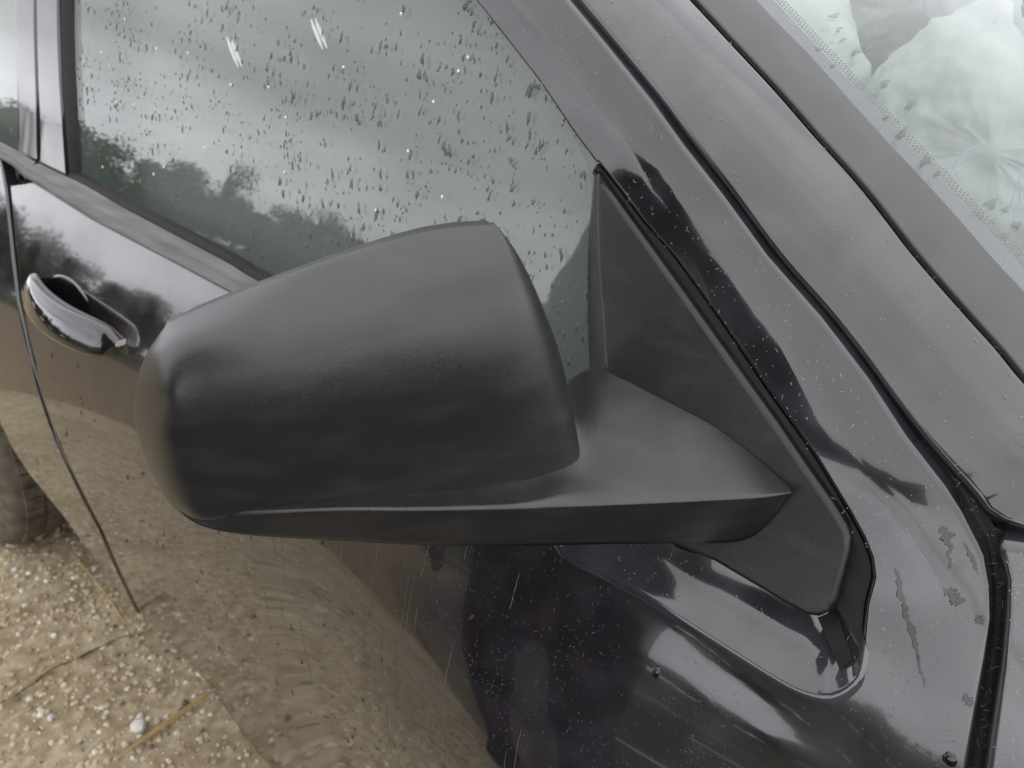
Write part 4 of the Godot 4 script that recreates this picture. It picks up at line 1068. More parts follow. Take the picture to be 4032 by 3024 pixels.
# ---------------------------------------------------------------- inside
func airbag_shape(c: Vector3, pole: Vector3, rad: float, flat_: float, seed_: int, pleats: int) -> ArrayMesh:
	var n := FastNoiseLite.new()
	n.seed = seed_
	n.frequency = 1.6
	n.fractal_octaves = 3
	var zax := pole.normalized()
	var xax := Vector3.UP.cross(zax).normalized()
	var yax := zax.cross(xax)
	var rows := []
	for i in 73:
		var th := PI * i / 72.0
		var row := []
		for k in 144:
			var ph := TAU * k / 144
			var dir := Vector3(sin(th) * cos(ph), sin(th) * sin(ph), cos(th) * flat_)
			var r := 1.0 + 0.09 * n.get_noise_3d(dir.x * 1.2, dir.y * 1.2, dir.z * 1.2) + 0.035 * absf(n.get_noise_3d(dir.x * 2.4 + 9.0, dir.y * 2.4, dir.z * 2.4))
			var wob := 0.5 * n.get_noise_2d(cos(ph) * 0.8, sin(ph) * 0.8 + th * 0.25)
			# gathers that run out from the puckered middle
			var near := exp(-pow(th / (0.5 + 0.35 * n.get_noise_2d(cos(ph) * 0.7 + 20.0, sin(ph) * 0.7)), 2.0))
			r += near * smoothstep(0.02, 0.16, th) * ((0.004 + 0.016 * n.get_noise_2d(cos(ph) * 1.1, sin(ph) * 1.1 + 40.0)) * (absf(sin(ph * pleats * 0.5 + wob * 9.0)) + 0.25 * absf(sin(ph * 6.0 + wob * 14.0 + th * 3.0))) - 0.06 * exp(-pow(th / 0.2, 2.0)))
			r += 0.012 * sin(th * 26.0 + 3.0 * wob) * exp(-pow((th - 0.9) / 0.25, 2.0)) * n.get_noise_2d(ph * 3.0, 9.0)
			# a seam that draws the cloth in
			r -= 0.030 * exp(-pow((th - 0.95 - 0.07 * sin(ph * 2.0 + 1.0)) / 0.035, 2.0))
			var p := dir * r * rad
			row.append(c + xax * p.x + yax * p.y + zax * p.z)
		rows.append(row)
	var b := Mb.new()
	b.grid(rows, Vector3.ZERO, true, 1.0, Color.WHITE, c)
	return b.mesh()

func cabin(car: Node3D) -> void:
	var c: Vector3 = Vector3(1.0077, 1.0918, -0.6067)
	var pole: Vector3 = Vector3(0.001, 0.139, 0.9903)
	var bag := obj("passenger_airbag", airbag_shape(c, pole, 0.155, 0.85, 5, 7), M.cloth, car, "", "burst white passenger airbag with a puckered middle")
	obj("airbag_lobe", airbag_shape(Vector3(0.9785, 1.2663, -0.9002), Vector3(0.2, 0.6, 0.7), 0.135, 0.9, 9, 9), M.cloth, bag)
	# paired blue stitching
	for arcs in [[Vector3(0.9846, 1.0852, -0.4515), Vector3(0.9835, 1.0978, -0.4517), Vector3(0.9898, 1.111, -0.4519), Vector3(0.9955, 1.1181, -0.4524)], [Vector3(1.0375, 1.0594, -0.456), Vector3(1.0372, 1.0793, -0.453), Vector3(1.0381, 1.104, -0.4531)]]:
		var b := Mb.new()
		for o in 2:
			var path := []
			for p in smooth(arcs, 6):
				path.append(p + Vector3(0.005 * o, 0.003 * o, 0))
			tube(path, 0.0007, 6, b)
		obj("stitched_seam", b.mesh(), M.stitch, bag)
	# curtain airbag that hangs behind the door glass
	var n := FastNoiseLite.new()
	n.seed = 14
	n.frequency = 3.0
	var rows := []
	for i in 60:
		var row := []
		for k in 24:
			var y := lerpf(0.90, 1.37, k / 23.0)
			var x := lerpf(-1.0, 0.82 - 0.13 * smoothstep(0.95, 1.2, y) - 0.33 * smoothstep(1.18, 1.38, y), i / 59.0)
			row.append(Vector3(x, y, glass_z(x, y) - 0.075 + 0.02 * sin(x * 11.0) + 0.01 * n.get_noise_2d(x * 2.0, y) - 0.03 * smoothstep(1.2, 1.37, y)))
		rows.append(row)
	var b := Mb.new()
	b.grid(rows, Vector3(0, 0, 1))
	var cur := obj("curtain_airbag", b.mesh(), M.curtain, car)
	for s in [[Vector3(0.1821, 1.1906, -0.2394), Vector3(0.2126, 1.1573, -0.2289)], [Vector3(0.3365, 1.2123, -0.2465), Vector3(0.3629, 1.1829, -0.2369)]]:
		b = Mb.new()
		for o in 2:
			tube([s[0] + Vector3(0.0075 * o, 0.001 * o, 0), s[0].lerp(s[1], 0.3) + Vector3(0.0075 * o, 0.001 * o, 0), s[0].lerp(s[1], 0.7) + Vector3(0.0075 * o, 0.001 * o, 0), s[1] + Vector3(0.0075 * o, 0.001 * o, 0)], 0.0024, 6, b)
		obj("tether_strap", b.mesh(), M.strap, cur)
	rows = []
	for i in 40:
		var row := []
		for k in 16:
			var y := lerpf(0.90, 1.37, k / 15.0)
			var x := lerpf(-1.1, 0.80 - 0.22 * smoothstep(0.95, 1.2, y) - 0.30 * smoothstep(1.15, 1.37, y), i / 39.0)
			row.append(Vector3(x, y, -1.86 - (glass_z(x, y) - 0.09 + 0.02 * sin(x * 9.0))))
		rows.append(row)
	b = Mb.new()
	b.grid(rows, Vector3(0, 0, 1))
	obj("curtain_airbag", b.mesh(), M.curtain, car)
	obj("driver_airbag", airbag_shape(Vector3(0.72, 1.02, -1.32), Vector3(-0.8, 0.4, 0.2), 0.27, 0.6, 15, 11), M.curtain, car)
	obj("airbag_lobe", airbag_shape(Vector3(0.62, 1.10, -0.62), Vector3(0.3, 0.5, 0.7), 0.24, 0.8, 31, 3), M.lobe, bag)
	obj("airbag_lobe", airbag_shape(Vector3(0.7332, 1.2885, -1.0794), Vector3(0.3, 0.5, 0.7), 0.14, 0.8, 41, 3), M.lobe, bag)
	# dashboard, seats, floor and the walls of the cabin
	rows = []
	for i in 9:
		var row := []
		for k in 12:
			var u := i / 8.0
			var zz := lerpf(-0.16, -1.7, k / 11.0)
			row.append(Vector3(lerpf(1.35, 0.80, u), 0.93 + 0.03 * sin(PI * u * 0.8) - (0.16 * smoothstep(0.85, 1.0, u)), zz))
		rows.append(row)
	b = Mb.new()
	b.grid(rows, Vector3.UP)
	obj("dashboard", b.mesh(), M.cabin, car)
	for z in [-0.52, -1.34]:
		var seat := obj("front_seat", block(Vector3(-0.05, 0.32, z - 0.26), Vector3(0.48, 0.55, z + 0.26), 0.06), M.seat, car)
		obj("seat_back", block(Vector3(-0.28, 0.5, z - 0.24), Vector3(-0.08, 1.08, z + 0.24), 0.06), M.seat, seat)
		obj("head_rest", block(Vector3(-0.30, 1.12, z - 0.13), Vector3(-0.18, 1.29, z + 0.13), 0.05), M.seat, seat)
	obj("cabin_floor", block(Vector3(-1.75, 0.33, -1.66), Vector3(1.4, 0.37, -0.20), 0.015), M.cabin, car)
	obj("bulkhead", block(Vector3(1.36, 0.24, -1.8), Vector3(1.40, 0.93, -0.1), 0.01), M.cabin, car)
	obj("rear_shelf", block(Vector3(-1.75, 0.90, -1.74), Vector3(-1.05, 0.94, -0.16), 0.01), M.cabin, car)

func rest_of_car(car: Node3D) -> void:
	# off side: mirrored skin with its windows
	obj("off_side_skin", panel(v2([-0.6, 0.7, -0.4, 0.62, -0.2, 0.42, 0.0, 0.27, 1.13, 0.27, 1.14, 0.9, 1.08, 0.945, 0.8, 0.93, -1.2, 1.04, -1.2, 0.75, -0.9, 0.76]), body, 0.05, 0.005, 0.02, 0.0, paint_tint, -1.0), M.paint, car)
	obj("off_side_glass", pane(v2([-0.9, 1.05, 0.78, 0.94, 0.77, 1.11, 0.45, 1.36, -0.9, 1.38]), glass_z, 0.06, 0.0045, -1.0), M.glass, car)
	for y in 1:
		obj("off_side_pillar", panel(v2([-0.2, 1.0, -0.03, 0.99, -0.09, 1.38, -0.24, 1.38]), body, 0.05, 0.003, 0.02, 0.0, pillar_tint, -1.0), M.paint, car)
		var l := []
		var r := []
		for p in [Vector3(0.5556, 1.3606, -0.2336), Vector3(0.5989, 1.3282, -0.2236), Vector3(0.6423, 1.2958, -0.2137), Vector3(0.6856, 1.2635, -0.2037), Vector3(0.7289, 1.2311, -0.1937), Vector3(0.7755, 1.1962, -0.183), Vector3(0.816, 1.1653, -0.1737), Vector3(0.8394, 1.1459, -0.1677), Vector3(0.8789, 1.1146, -0.1583), Vector3(0.93, 1.0726, -0.1456), Vector3(0.9675, 1.0462, -0.1378), Vector3(0.995, 1.0254, -0.1309), Vector3(1.0226, 1.0033, -0.1223), Vector3(1.0503, 0.983, -0.1134), Vector3(1.0801, 0.9633, -0.1052), Vector3(1.0905, 0.9553, -0.102), Vector3(1.1019, 0.9528, -0.0993), Vector3(1.1106, 0.9524, -0.1004), Vector3(1.1302, 0.9538, -0.1039), Vector3(1.1559, 0.9551, -0.1084)]:
			l.append(Vector3(p.x, p.y, -1.86 - p.z))
		for p in [Vector3(0.6601, 1.3549, -0.3545), Vector3(0.7033, 1.3245, -0.3392), Vector3(0.7465, 1.294, -0.324), Vector3(0.7897, 1.2636, -0.3088), Vector3(0.8329, 1.2331, -0.2936), Vector3(0.8563, 1.2166, -0.2853), Vector3(0.8859, 1.1967, -0.2754), Vector3(0.9136, 1.1765, -0.2652), Vector3(0.95, 1.1498, -0.2519), Vector3(0.9841, 1.1256, -0.2398), Vector3(1.0161, 1.1027, -0.2283), Vector3(1.0482, 1.0785, -0.2163), Vector3(1.0713, 1.0622, -0.2081), Vector3(1.1181, 1.0286, -0.1913)]:
			r.append(Vector3(p.x, p.y, -1.86 - p.z))
		obj("off_side_windscreen_pillar", strip(l, r, 6, 0.01, 0.004, 0.02, Vector3(0.3, 0.7, -0.5)), M.paint_plain, car)
	# roof with its side rail
	var rows := []
	for i in 26:
		var x := lerpf(0.56, -1.5, i / 25.0)
		var row := []
		for k in 25:
			var u := k / 24.0
			var z := lerpf(-0.208, -1.652, u)
			var edge := 1.0 - pow(absf(2 * u - 1), 6.0)
			row.append(Vector3(x - 0.10 * (1 - pow(2 * u - 1, 2)) * (-1.0 if i == 0 else 0.0), 1.345 + 0.075 * edge + 0.02 * (1 - pow(2 * u - 1, 2.0)) - 0.10 * pow(i / 25.0, 3.0), z))
		rows.append(row)
	var b := Mb.new()
	b.grid(rows, Vector3.UP, false, 1.0, Color(0.05, 0.05, 0.055))
	obj("roof", b.mesh(), M.paint, car)
	b = Mb.new()
	for row in rows:
		for k in row.size():
			row[k] = row[k] - Vector3(0, 0.03, 0)
	b.grid(rows, Vector3.DOWN)
	obj("headliner", b.mesh(), M.seat, car)
	# bonnet, nose, boot lid and tail
	rows = []
	for i in 16:
		var u := i / 15.0
		var row := []
		for k in 17:
			var w := k / 16.0
			var z := lerpf(-0.13 - 0.1 * u * u, -1.73 + 0.1 * u * u, w)
			row.append(Vector3(lerpf(1.20, 2.55, u) - 0.06 * (1 - pow(2 * w - 1, 2)) * (1 - u) + 0.12 * (1 - pow(2 * w - 1, 2)) * u, 0.965 - 0.17 * u * u + 0.03 * (1 - pow(absf(2 * w - 1), 4.0)), z))
		rows.append(row)
	b = Mb.new()
	b.grid(rows, Vector3.UP, false, 1.0, Color(0.05, 0.05, 0.055))
	obj("bonnet", b.mesh(), M.paint, car)
	obj("front_bumper", block(Vector3(2.3, 0.28, -1.72), Vector3(2.66, 0.79, -0.14), 0.11, 6), M.paint_plain, car)
	obj("rear_bumper", block(Vector3(-2.3, 0.32, -1.72), Vector3(-1.75, 0.98, -0.14), 0.11, 6), M.paint_plain, car)
	var rq := func(_x: float, _y: float) -> Color: return Color(0.03, 0.03, 0.033)
	obj("rear_quarter", panel(v2([-1.206, 1.068, -1.75, 1.02, -2.2, 0.93, -2.28, 0.7, -2.25, 0.35, -1.32, 0.35, -1.33, 0.5, -1.306, 0.6]), body, 0.05, 0.003, 0.02, 0.0, rq), M.paint, car)
	obj("rear_pillar", panel(v2([-0.96, 1.075, -1.2, 1.078, -1.72, 1.03, -1.3, 1.36, -0.86, 1.372]), body, 0.05, 0.003, 0.02, 0.0, rq), M.paint, car)
	obj("boot_lid", block(Vector3(-2.25, 0.93, -1.70), Vector3(-1.5, 1.02, -0.15), 0.04), M.paint_plain, car)
	obj("rear_glass", block(Vector3(-1.62, 0.95, -1.6), Vector3(-1.56, 1.25, -0.26), 0.02), M.dull, car)
	# wheels: tyre with tread blocks, rim with spokes
	for at in [Vector3(-0.93, 0.345, -0.175), Vector3(1.72, 0.345, -0.15), Vector3(1.72, 0.345, -1.71), Vector3(-0.93, 0.345, -1.71)]:
		wheel(car, at)
	obj("wheel_arch_liner", block(Vector3(-1.75, 0.20, -0.34), Vector3(-0.62, 0.95, -0.28), 0.02), M.rubber, car)

func wheel(car: Node3D, at: Vector3) -> void:
	var prof2 := [[0.23, -0.105], [0.30, -0.118], [0.330, -0.110], [0.343, -0.095], [0.3455, -0.07], [0.346, -0.03], [0.346, 0.03], [0.3455, 0.07], [0.343, 0.095], [0.330, 0.110], [0.30, 0.118], [0.23, 0.105]]
	var rows := []
	for q in prof2:
		var row := []
		for k in 72:
			var g := TAU * k / 72
			row.append(at + Vector3(cos(g) * q[0], sin(g) * q[0], q[1]))
		rows.append(row)
	var b := Mb.new()
	b.grid(rows, Vector3.ZERO, true, 1.0, Color.WHITE, at)
	var root := Node3D.new()
	root.name = "wheel"
	car.add_child(root, true)
	obj("tyre", b.mesh(), M.tyre, root)
	# tread ribs with cross cuts
	b = Mb.new()
	for lane in 4:
		var z0 := -0.085 + lane * 0.0445
		for k in 60:
			var g0 := TAU * k / 60
			var g1 := TAU * (k + 0.86) / 60
			var a := []
			for g in [g0, g1]:
				for z in [z0, z0 + 0.037]:
					var tw: float = g + (z - z0) * 0.5
					a.append(at + Vector3(cos(tw) * 0.344, sin(tw) * 0.344, z))
					a.append(at + Vector3(cos(tw) * 0.3525, sin(tw) * 0.3525, z))
			var up := Vector3(cos(g0), sin(g0), 0)
			b.flat(a[1], a[3], a[5], up)
			b.flat(a[3], a[7], a[5], up)
			b.flat(a[0], a[1], a[4], Vector3(0, 0, -1))
			b.flat(a[1], a[5], a[4], Vector3(0, 0, -1))
			b.flat(a[2], a[3], a[6], Vector3(0, 0, 1))
			b.flat(a[3], a[7], a[6], Vector3(0, 0, 1))
			b.flat(a[0], a[1], a[2], Vector3(up.y, -up.x, 0))
			b.flat(a[1], a[3], a[2], Vector3(up.y, -up.x, 0))
			b.flat(a[4], a[5], a[6], Vector3(-up.y, up.x, 0))
			b.flat(a[5], a[7], a[6], Vector3(-up.y, up.x, 0))
	obj("tread", b.mesh(), M.tyre, root)
	b = Mb.new()
	var rim := []
	var sd := 1.0 if at.z > -0.9 else -1.0
	for q in [[0.235, -0.09], [0.235, 0.10], [0.222, 0.10], [0.215, 0.06]]:
		var row := []
		for k in 48:
			row.append(at + Vector3(cos(TAU * k / 48) * q[0], sin(TAU * k / 48) * q[0], q[1] * sd))
		rim.append(row)
	b.grid(rim, Vector3(0, 0, 1), true)
	for k in 5:
		var g := TAU * k / 5
		var dd := Vector3(cos(g), sin(g), 0)
		tube([at + Vector3(0, 0, 0.085 * sd) + dd * 0.02, at + dd * 0.1 + Vector3(0, 0, 0.09 * sd), at + dd * 0.225 + Vector3(0, 0, 0.075 * sd)], 0.024, 8, b, 0.6, Vector3(0, 0, 1))
	obj("rim", b.mesh(), M.alloy, root)

# ---------------------------------------------------------------- ground and surroundings
func ground() -> void:
	var n := FastNoiseLite.new()
	n.seed = 2
	n.frequency = 1.0
	n.fractal_octaves = 5
	var n2 := FastNoiseLite.new()
	n2.seed = 77
	n2.frequency = 9.0
	n2.fractal_octaves = 4
	# the wide lot
	var b := Mb.new()
	var rows := []
	for i in 41:
		var row := []
		for k in 41:
			var s := func(t: float) -> float: return signf(t) * pow(absf(t), 3.0) * 600.0
			row.append(Vector3(s.call(i / 20.0 - 1.0), -0.012, s.call(k / 20.0 - 1.0)))
		rows.append(row)
	b.grid(rows, Vector3.UP, false, 1.0, Color(0.30, 0.235, 0.15))
	obj("ground", b.mesh(), M.sand, self, "structure")
	# the dusty gravel in front of the lens, with its small relief
	b = Mb.new()
	var w := 230
	var h := 190
	for i in w:
		for k in h:
			var x := lerpf(-1.9, 1.0, i / (w - 1.0))
			var z := lerpf(-0.7, 1.2, k / (h - 1.0))
			var edge := minf(minf(i, w - 1 - i), minf(k, h - 1 - k))
			var y := 0.004 * n.get_noise_2d(x * 6, z * 6) + 0.0022 * n2.get_noise_2d(x * 5, z * 5) - (0.012 if edge == 0 else 0.0)
			var dmp := smoothstep(-0.1, 0.4, n.get_noise_2d(x * 3.0 + 7.0, z * 3.0))
			var col := Color(0.49, 0.40, 0.275).lerp(Color(0.385, 0.307, 0.203), dmp)
			col = col.lerp(Color(0.56, 0.48, 0.35), smoothstep(0.1, 0.5, n2.get_noise_2d(x * 2.0, z * 2.0 + 30.0)))
			b.vert(Vector3(x, y, z), Vector3.UP, Vector2(x, z), col)
	for i in range(1, w - 1):
		for k in range(1, h - 1):
			var a := i * h + k
			var du := b.v[a + h] - b.v[a - h]
			var dv := b.v[a + 1] - b.v[a - 1]
			b.n[a] = dv.cross(du).normalized()
	for i in w - 1:
		for k in h - 1:
			var a := i * h + k
			b.tri2(a, a + 1, a + h, a + h + 1)
	var gnd := obj("gravel_ground", b.mesh(), M.sand, self, "structure")
	# a crack in the crust with dark soil and moss in it
	var ck: Array = smooth([Vector3(-0.2723, 0.004, -0.1523), Vector3(-0.2798, 0.004, -0.1248), Vector3(-0.3023, 0.004, -0.0991), Vector3(-0.3086, 0.004, -0.0721), Vector3(-0.3152, 0.004, -0.0425), Vector3(-0.3161, 0.004, -0.0205), Vector3(-0.3251, 0.004, 0.0098), Vector3(-0.33, 0.004, 0.0442), Vector3(-0.3206, 0.004, 0.0691), Vector3(-0.3215, 0.004, 0.089), Vector3(-0.3184, 0.004, 0.1102), Vector3(-0.324, 0.004, 0.133)], 10)
	b = Mb.new()
	rows = []
	for i in ck.size():
		var p: Vector3 = ck[i]
		var wd := 0.002 + 0.006 * absf(n2.get_noise_1d(i * 2.3)) + 0.005 * exp(-pow((float(i) / ck.size() - 0.42) / 0.14, 2.0))
		wd *= 0.15 if i == 0 or i == ck.size() - 1 else 1.0
		var q := p + Vector3(0, 0, 0.008 * n2.get_noise_1d(i * 1.1 + 50.0))
		rows.append([q + Vector3(wd * 0.5, 0.0015, -wd), q + Vector3(0, 0.0028, 0), q + Vector3(-wd * 0.5, 0.0015, wd)])
	b.grid(rows, Vector3.UP, false, 1.0, Color(0.085, 0.062, 0.035))
	obj("crack", b.mesh(), M.stone, gnd)
	b = Mb.new()
	for k in 260:
		var i := rng.randi_range(2, ck.size() - 3)
		if n2.get_noise_1d(i * 1.7 + 9.0) < -0.05:
			continue
		var p: Vector3 = ck[i] + Vector3(rng.randfn() * 0.004, 0.002, rng.randfn() * 0.004)
		var u := Vector3(rng.randfn(), absf(rng.randfn()) + 0.3, rng.randfn()).normalized() * rng.randf_range(0.002, 0.005)
		var s := u.cross(Vector3.UP).normalized() * 0.0008
		b.flat(p - s, p + s, p + u, Vector3.UP)
		for j in 3:
			b.c[b.c.size() - 1 - j] = Color(0.10, 0.095, 0.03) if k % 3 else Color(0.16, 0.10, 0.05)
	obj("moss", b.mesh(), M.stone, gnd, "stuff")
	# loose grains
	for kind in 3:
		var gm := Mb.new()
		pebble(gm, Vector3.ZERO, 1.0, 60 + kind)
		var mm := MultiMesh.new()
		mm.transform_format = MultiMesh.TRANSFORM_3D
		mm.use_colors = true
		mm.mesh = gm.mesh()
		var cnt := 9000
		mm.instance_count = cnt
		for k in cnt:
			var x := rng.randf_range(-1.3, 0.7)
			var z := rng.randf_range(-0.35, 0.8)
			var s := 0.0010 + 0.0062 * pow(rng.randf(), 4.6)
			var bs := Basis.from_euler(Vector3(rng.randf() * TAU, rng.randf() * TAU, rng.randf() * TAU)).scaled(Vector3(s, s * 0.7, s))
			mm.set_instance_transform(k, Transform3D(bs, Vector3(x, 0.004 * n.get_noise_2d(x * 6, z * 6) + 0.0022 * n2.get_noise_2d(x * 5, z * 5) + s * 0.15, z)))
			var t := rng.randf()
			var col := Color(0.54, 0.46, 0.33) if t < 0.62 else (Color(0.68, 0.64, 0.54) if t < 0.74 else (Color(0.38, 0.30, 0.2) if t < 0.96 else Color(0.17, 0.145, 0.12)))
			mm.set_instance_color(k, col * rng.randf_range(0.8, 1.1))
		var o := MultiMeshInstance3D.new()
		o.name = numbered("gravel")
		o.multimesh = mm
		o.material_override = M.stone
		o.set_meta("kind", "stuff")
		add_child(o, true)
	# unseen road added to darken reflections in door and mirror, with its painted lines, and the grass beyond
	b = Mb.new()
	var road_rows := []
	var tone := []
	var edge := smooth([Vector3(1.4, 0.018, -3.0), Vector3(0.95, 0.018, -0.5), Vector3(0.74, 0.018, 0.05), Vector3(0.45, 0.018, 0.62), Vector3(-0.35, 0.018, 1.45), Vector3(-1.7, 0.018, 3.2), Vector3(-4.0, 0.018, 8.5)], 6)
	for i in edge.size():
		var p: Vector3 = edge[i]
		var row := []
		for k in 34:
			var u := pow(k / 33.0, 2.2)
			var x := lerpf(p.x + 0.10 * n2.get_noise_2d(p.z * 3.0, 2.0), 16.0, u)
			var away := (x - p.x) + 0.35 * n2.get_noise_2d(x * 0.7, p.z * 0.7)
			var dirty := 1.0 - smoothstep(0.0, 0.9, away)
			row.append(Vector3(x, 0.018, p.z))
			tone.append(Color(0.050, 0.048, 0.046).lerp(Color(0.24, 0.185, 0.115), dirty * dirty))
		road_rows.append(row)
	b.grid(road_rows, Vector3.UP)
	for i in tone.size():
		b.c[i] = tone[i]
	obj("added_road", b.mesh(), M.asphalt, self, "structure")
	b = Mb.new()
	for z in [[3.55, 0.10], [6.0, 0.16]]:
		b.grid([[Vector3(-0.2, 0.022, z[0]), Vector3(14, 0.022, z[0])], [Vector3(-0.2, 0.022, z[0] + z[1]), Vector3(14, 0.022, z[0] + z[1])]], Vector3.UP)
	obj("road_marking", b.mesh(), M.line, self, "structure")
	b = Mb.new()
	rows = []
	for i in 40:
		var row := []
		for k in 20:
			var x := lerpf(-160, 80, i / 39.0)
			var z := lerpf(9.5, 130, pow(k / 19.0, 1.6))
			row.append(Vector3(x, -0.005 + 0.35 * smoothstep(10, 40, z) + 0.05 * n.get_noise_2d(x * 0.2, z * 0.2) * smoothstep(10, 14, z), z))
		rows.append(row)
	b.grid(rows, Vector3.UP)
	obj("grass_field", b.mesh(), M.grass, self, "structure")

func pebble(b: Mb, at: Vector3, s: float, seed_: int) -> void:
	var n := FastNoiseLite.new()
	n.seed = seed_
	n.frequency = 0.7
	var sp := SphereMesh.new()
	sp.radius = 1.0
	sp.height = 2.0
	sp.radial_segments = 8
	sp.rings = 5
	var a := sp.get_mesh_arrays()
	var vv: PackedVector3Array = a[Mesh.ARRAY_VERTEX]
	var ii: PackedInt32Array = a[Mesh.ARRAY_INDEX]
	var pts := []
	for p in vv:
		var q := p * (1.0 + 0.45 * n.get_noise_3dv(p * 1.4))
		pts.append(at + q * s)
	for k in range(0, ii.size(), 3):
		var p0: Vector3 = pts[ii[k]]
		var p1: Vector3 = pts[ii[k + 1]]
		var p2: Vector3 = pts[ii[k + 2]]
		if (p1 - p0).cross(p2 - p0).length() > 1e-12:
			b.flat(p0, p1, p2, (p0 + p1 + p2) / 3.0 - at)

func litter() -> void:
	# stones one can point at
	var labels := ["largest white angular stone on the gravel beside the sill", "small white chip lying against the largest white stone", "rounded pale pebble beside the upper dry stalk", "flat grey-white stone tucked under the sill edge", "white pebble near the mossy crack at the picture edge", "long cream pebble below the white pebble and crack", "white pebble at the bottom edge beside the long straw", "cream pebble in front of the rear tyre", "grey pebble lying close to the tyre tread", "white pebble among dark specks near the left edge", "tan pebble between the white pebble and the cream one", "dark grey pebble at the left edge above the crack"]
	var where := [[-0.0611, -0.0011, 0.017, true, "stone"], [-0.0413, 0.0084, 0.0055, true, "stone"], [-0.5724, -0.1758, 0.008, true, "stone"], [-0.0823, -0.1428, 0.008, true, "stone"], [-0.2906, 0.0936, 0.007, true, "stone"], [-0.2125, 0.0884, 0.008, true, "stone"], [-0.0064, 0.0396, 0.0055, true, "stone"], [-0.7208, -0.058, 0.007, true, "stone"], [-0.7407, -0.1926, 0.007, false, "stone"], [-0.4894, 0.0302, 0.006, true, "stone"], [-0.2412, 0.0925, 0.007, true, "stone"], [-0.5895, 0.0126, 0.005, false, "stone"]]
	for k in where.size():
		var w: Array = where[k]
		var b := Mb.new()
		pebble(b, Vector3.ZERO, w[2], 90 + k)
		var o := obj(w[4], b.mesh(), M.pale if w[3] else M.stone_grey)
		o.position = Vector3(w[0], w[2] * 0.35, w[1])
		o.scale = Vector3(1.0, 0.75, 0.8)
		o.rotation = Vector3(0.2 * k, 1.1 * k, 0.3)
		tag(o, labels[k], "stone", "stones on the gravel")
	var sl := ["short thick straw stalk lying towards the sill above the crack", "longest straw stalk running from the picture bottom to the sill", "thin straw stalk lying alongside the longest one", "bent end of straw resting by the sill", "tiny straw scrap by the mossy crack", "small curled yellow straw scrap on the dark crack", "reddish straw scrap at the end of the crack", "pale straw at the left edge below the crack"]
	var st := [[-0.6774, -0.1702, -0.3451, -0.1256, 0.012, 0.0023], [-0.022, 0.0768, -0.018, -0.1287, 0.012, 0.0027], [-0.0213, 0.0107, -0.0206, -0.1338, -0.03, 0.0017], [-0.023, -0.132, 0.0001, -0.1835, 0.02, 0.0018], [-0.3199, 0.1067, -0.3078, 0.1229, 0.1, 0.0014], [-0.356, 0.0048, -0.3029, -0.0046, 0.2, 0.0016], [-0.328, 0.0451, -0.332, 0.0729, 0.1, 0.0013], [-0.324, 0.133, -0.3175, 0.1049, 0.05, 0.0015]]
	for k in st.size():
		var w: Array = st[k]
		var a := Vector3(w[0], 0.007, w[1])
		var z := Vector3(w[2], 0.009, w[3])
		var side: Vector3 = Vector3(z.z - a.z, 0, a.x - z.x).normalized() * a.distance_to(z) * float(w[4])
		var path := smooth([a, a.lerp(z, 0.35) + side * 0.8 + Vector3(0, 0.002, 0), a.lerp(z, 0.7) + side + Vector3(0, 0.003, 0), z], 4)
		var b := tube(path, w[5], 6)
		var o := obj("dry_straw", b.mesh(), M.straw)
		tag(o, sl[k], "straw", "dry stalks on the gravel")

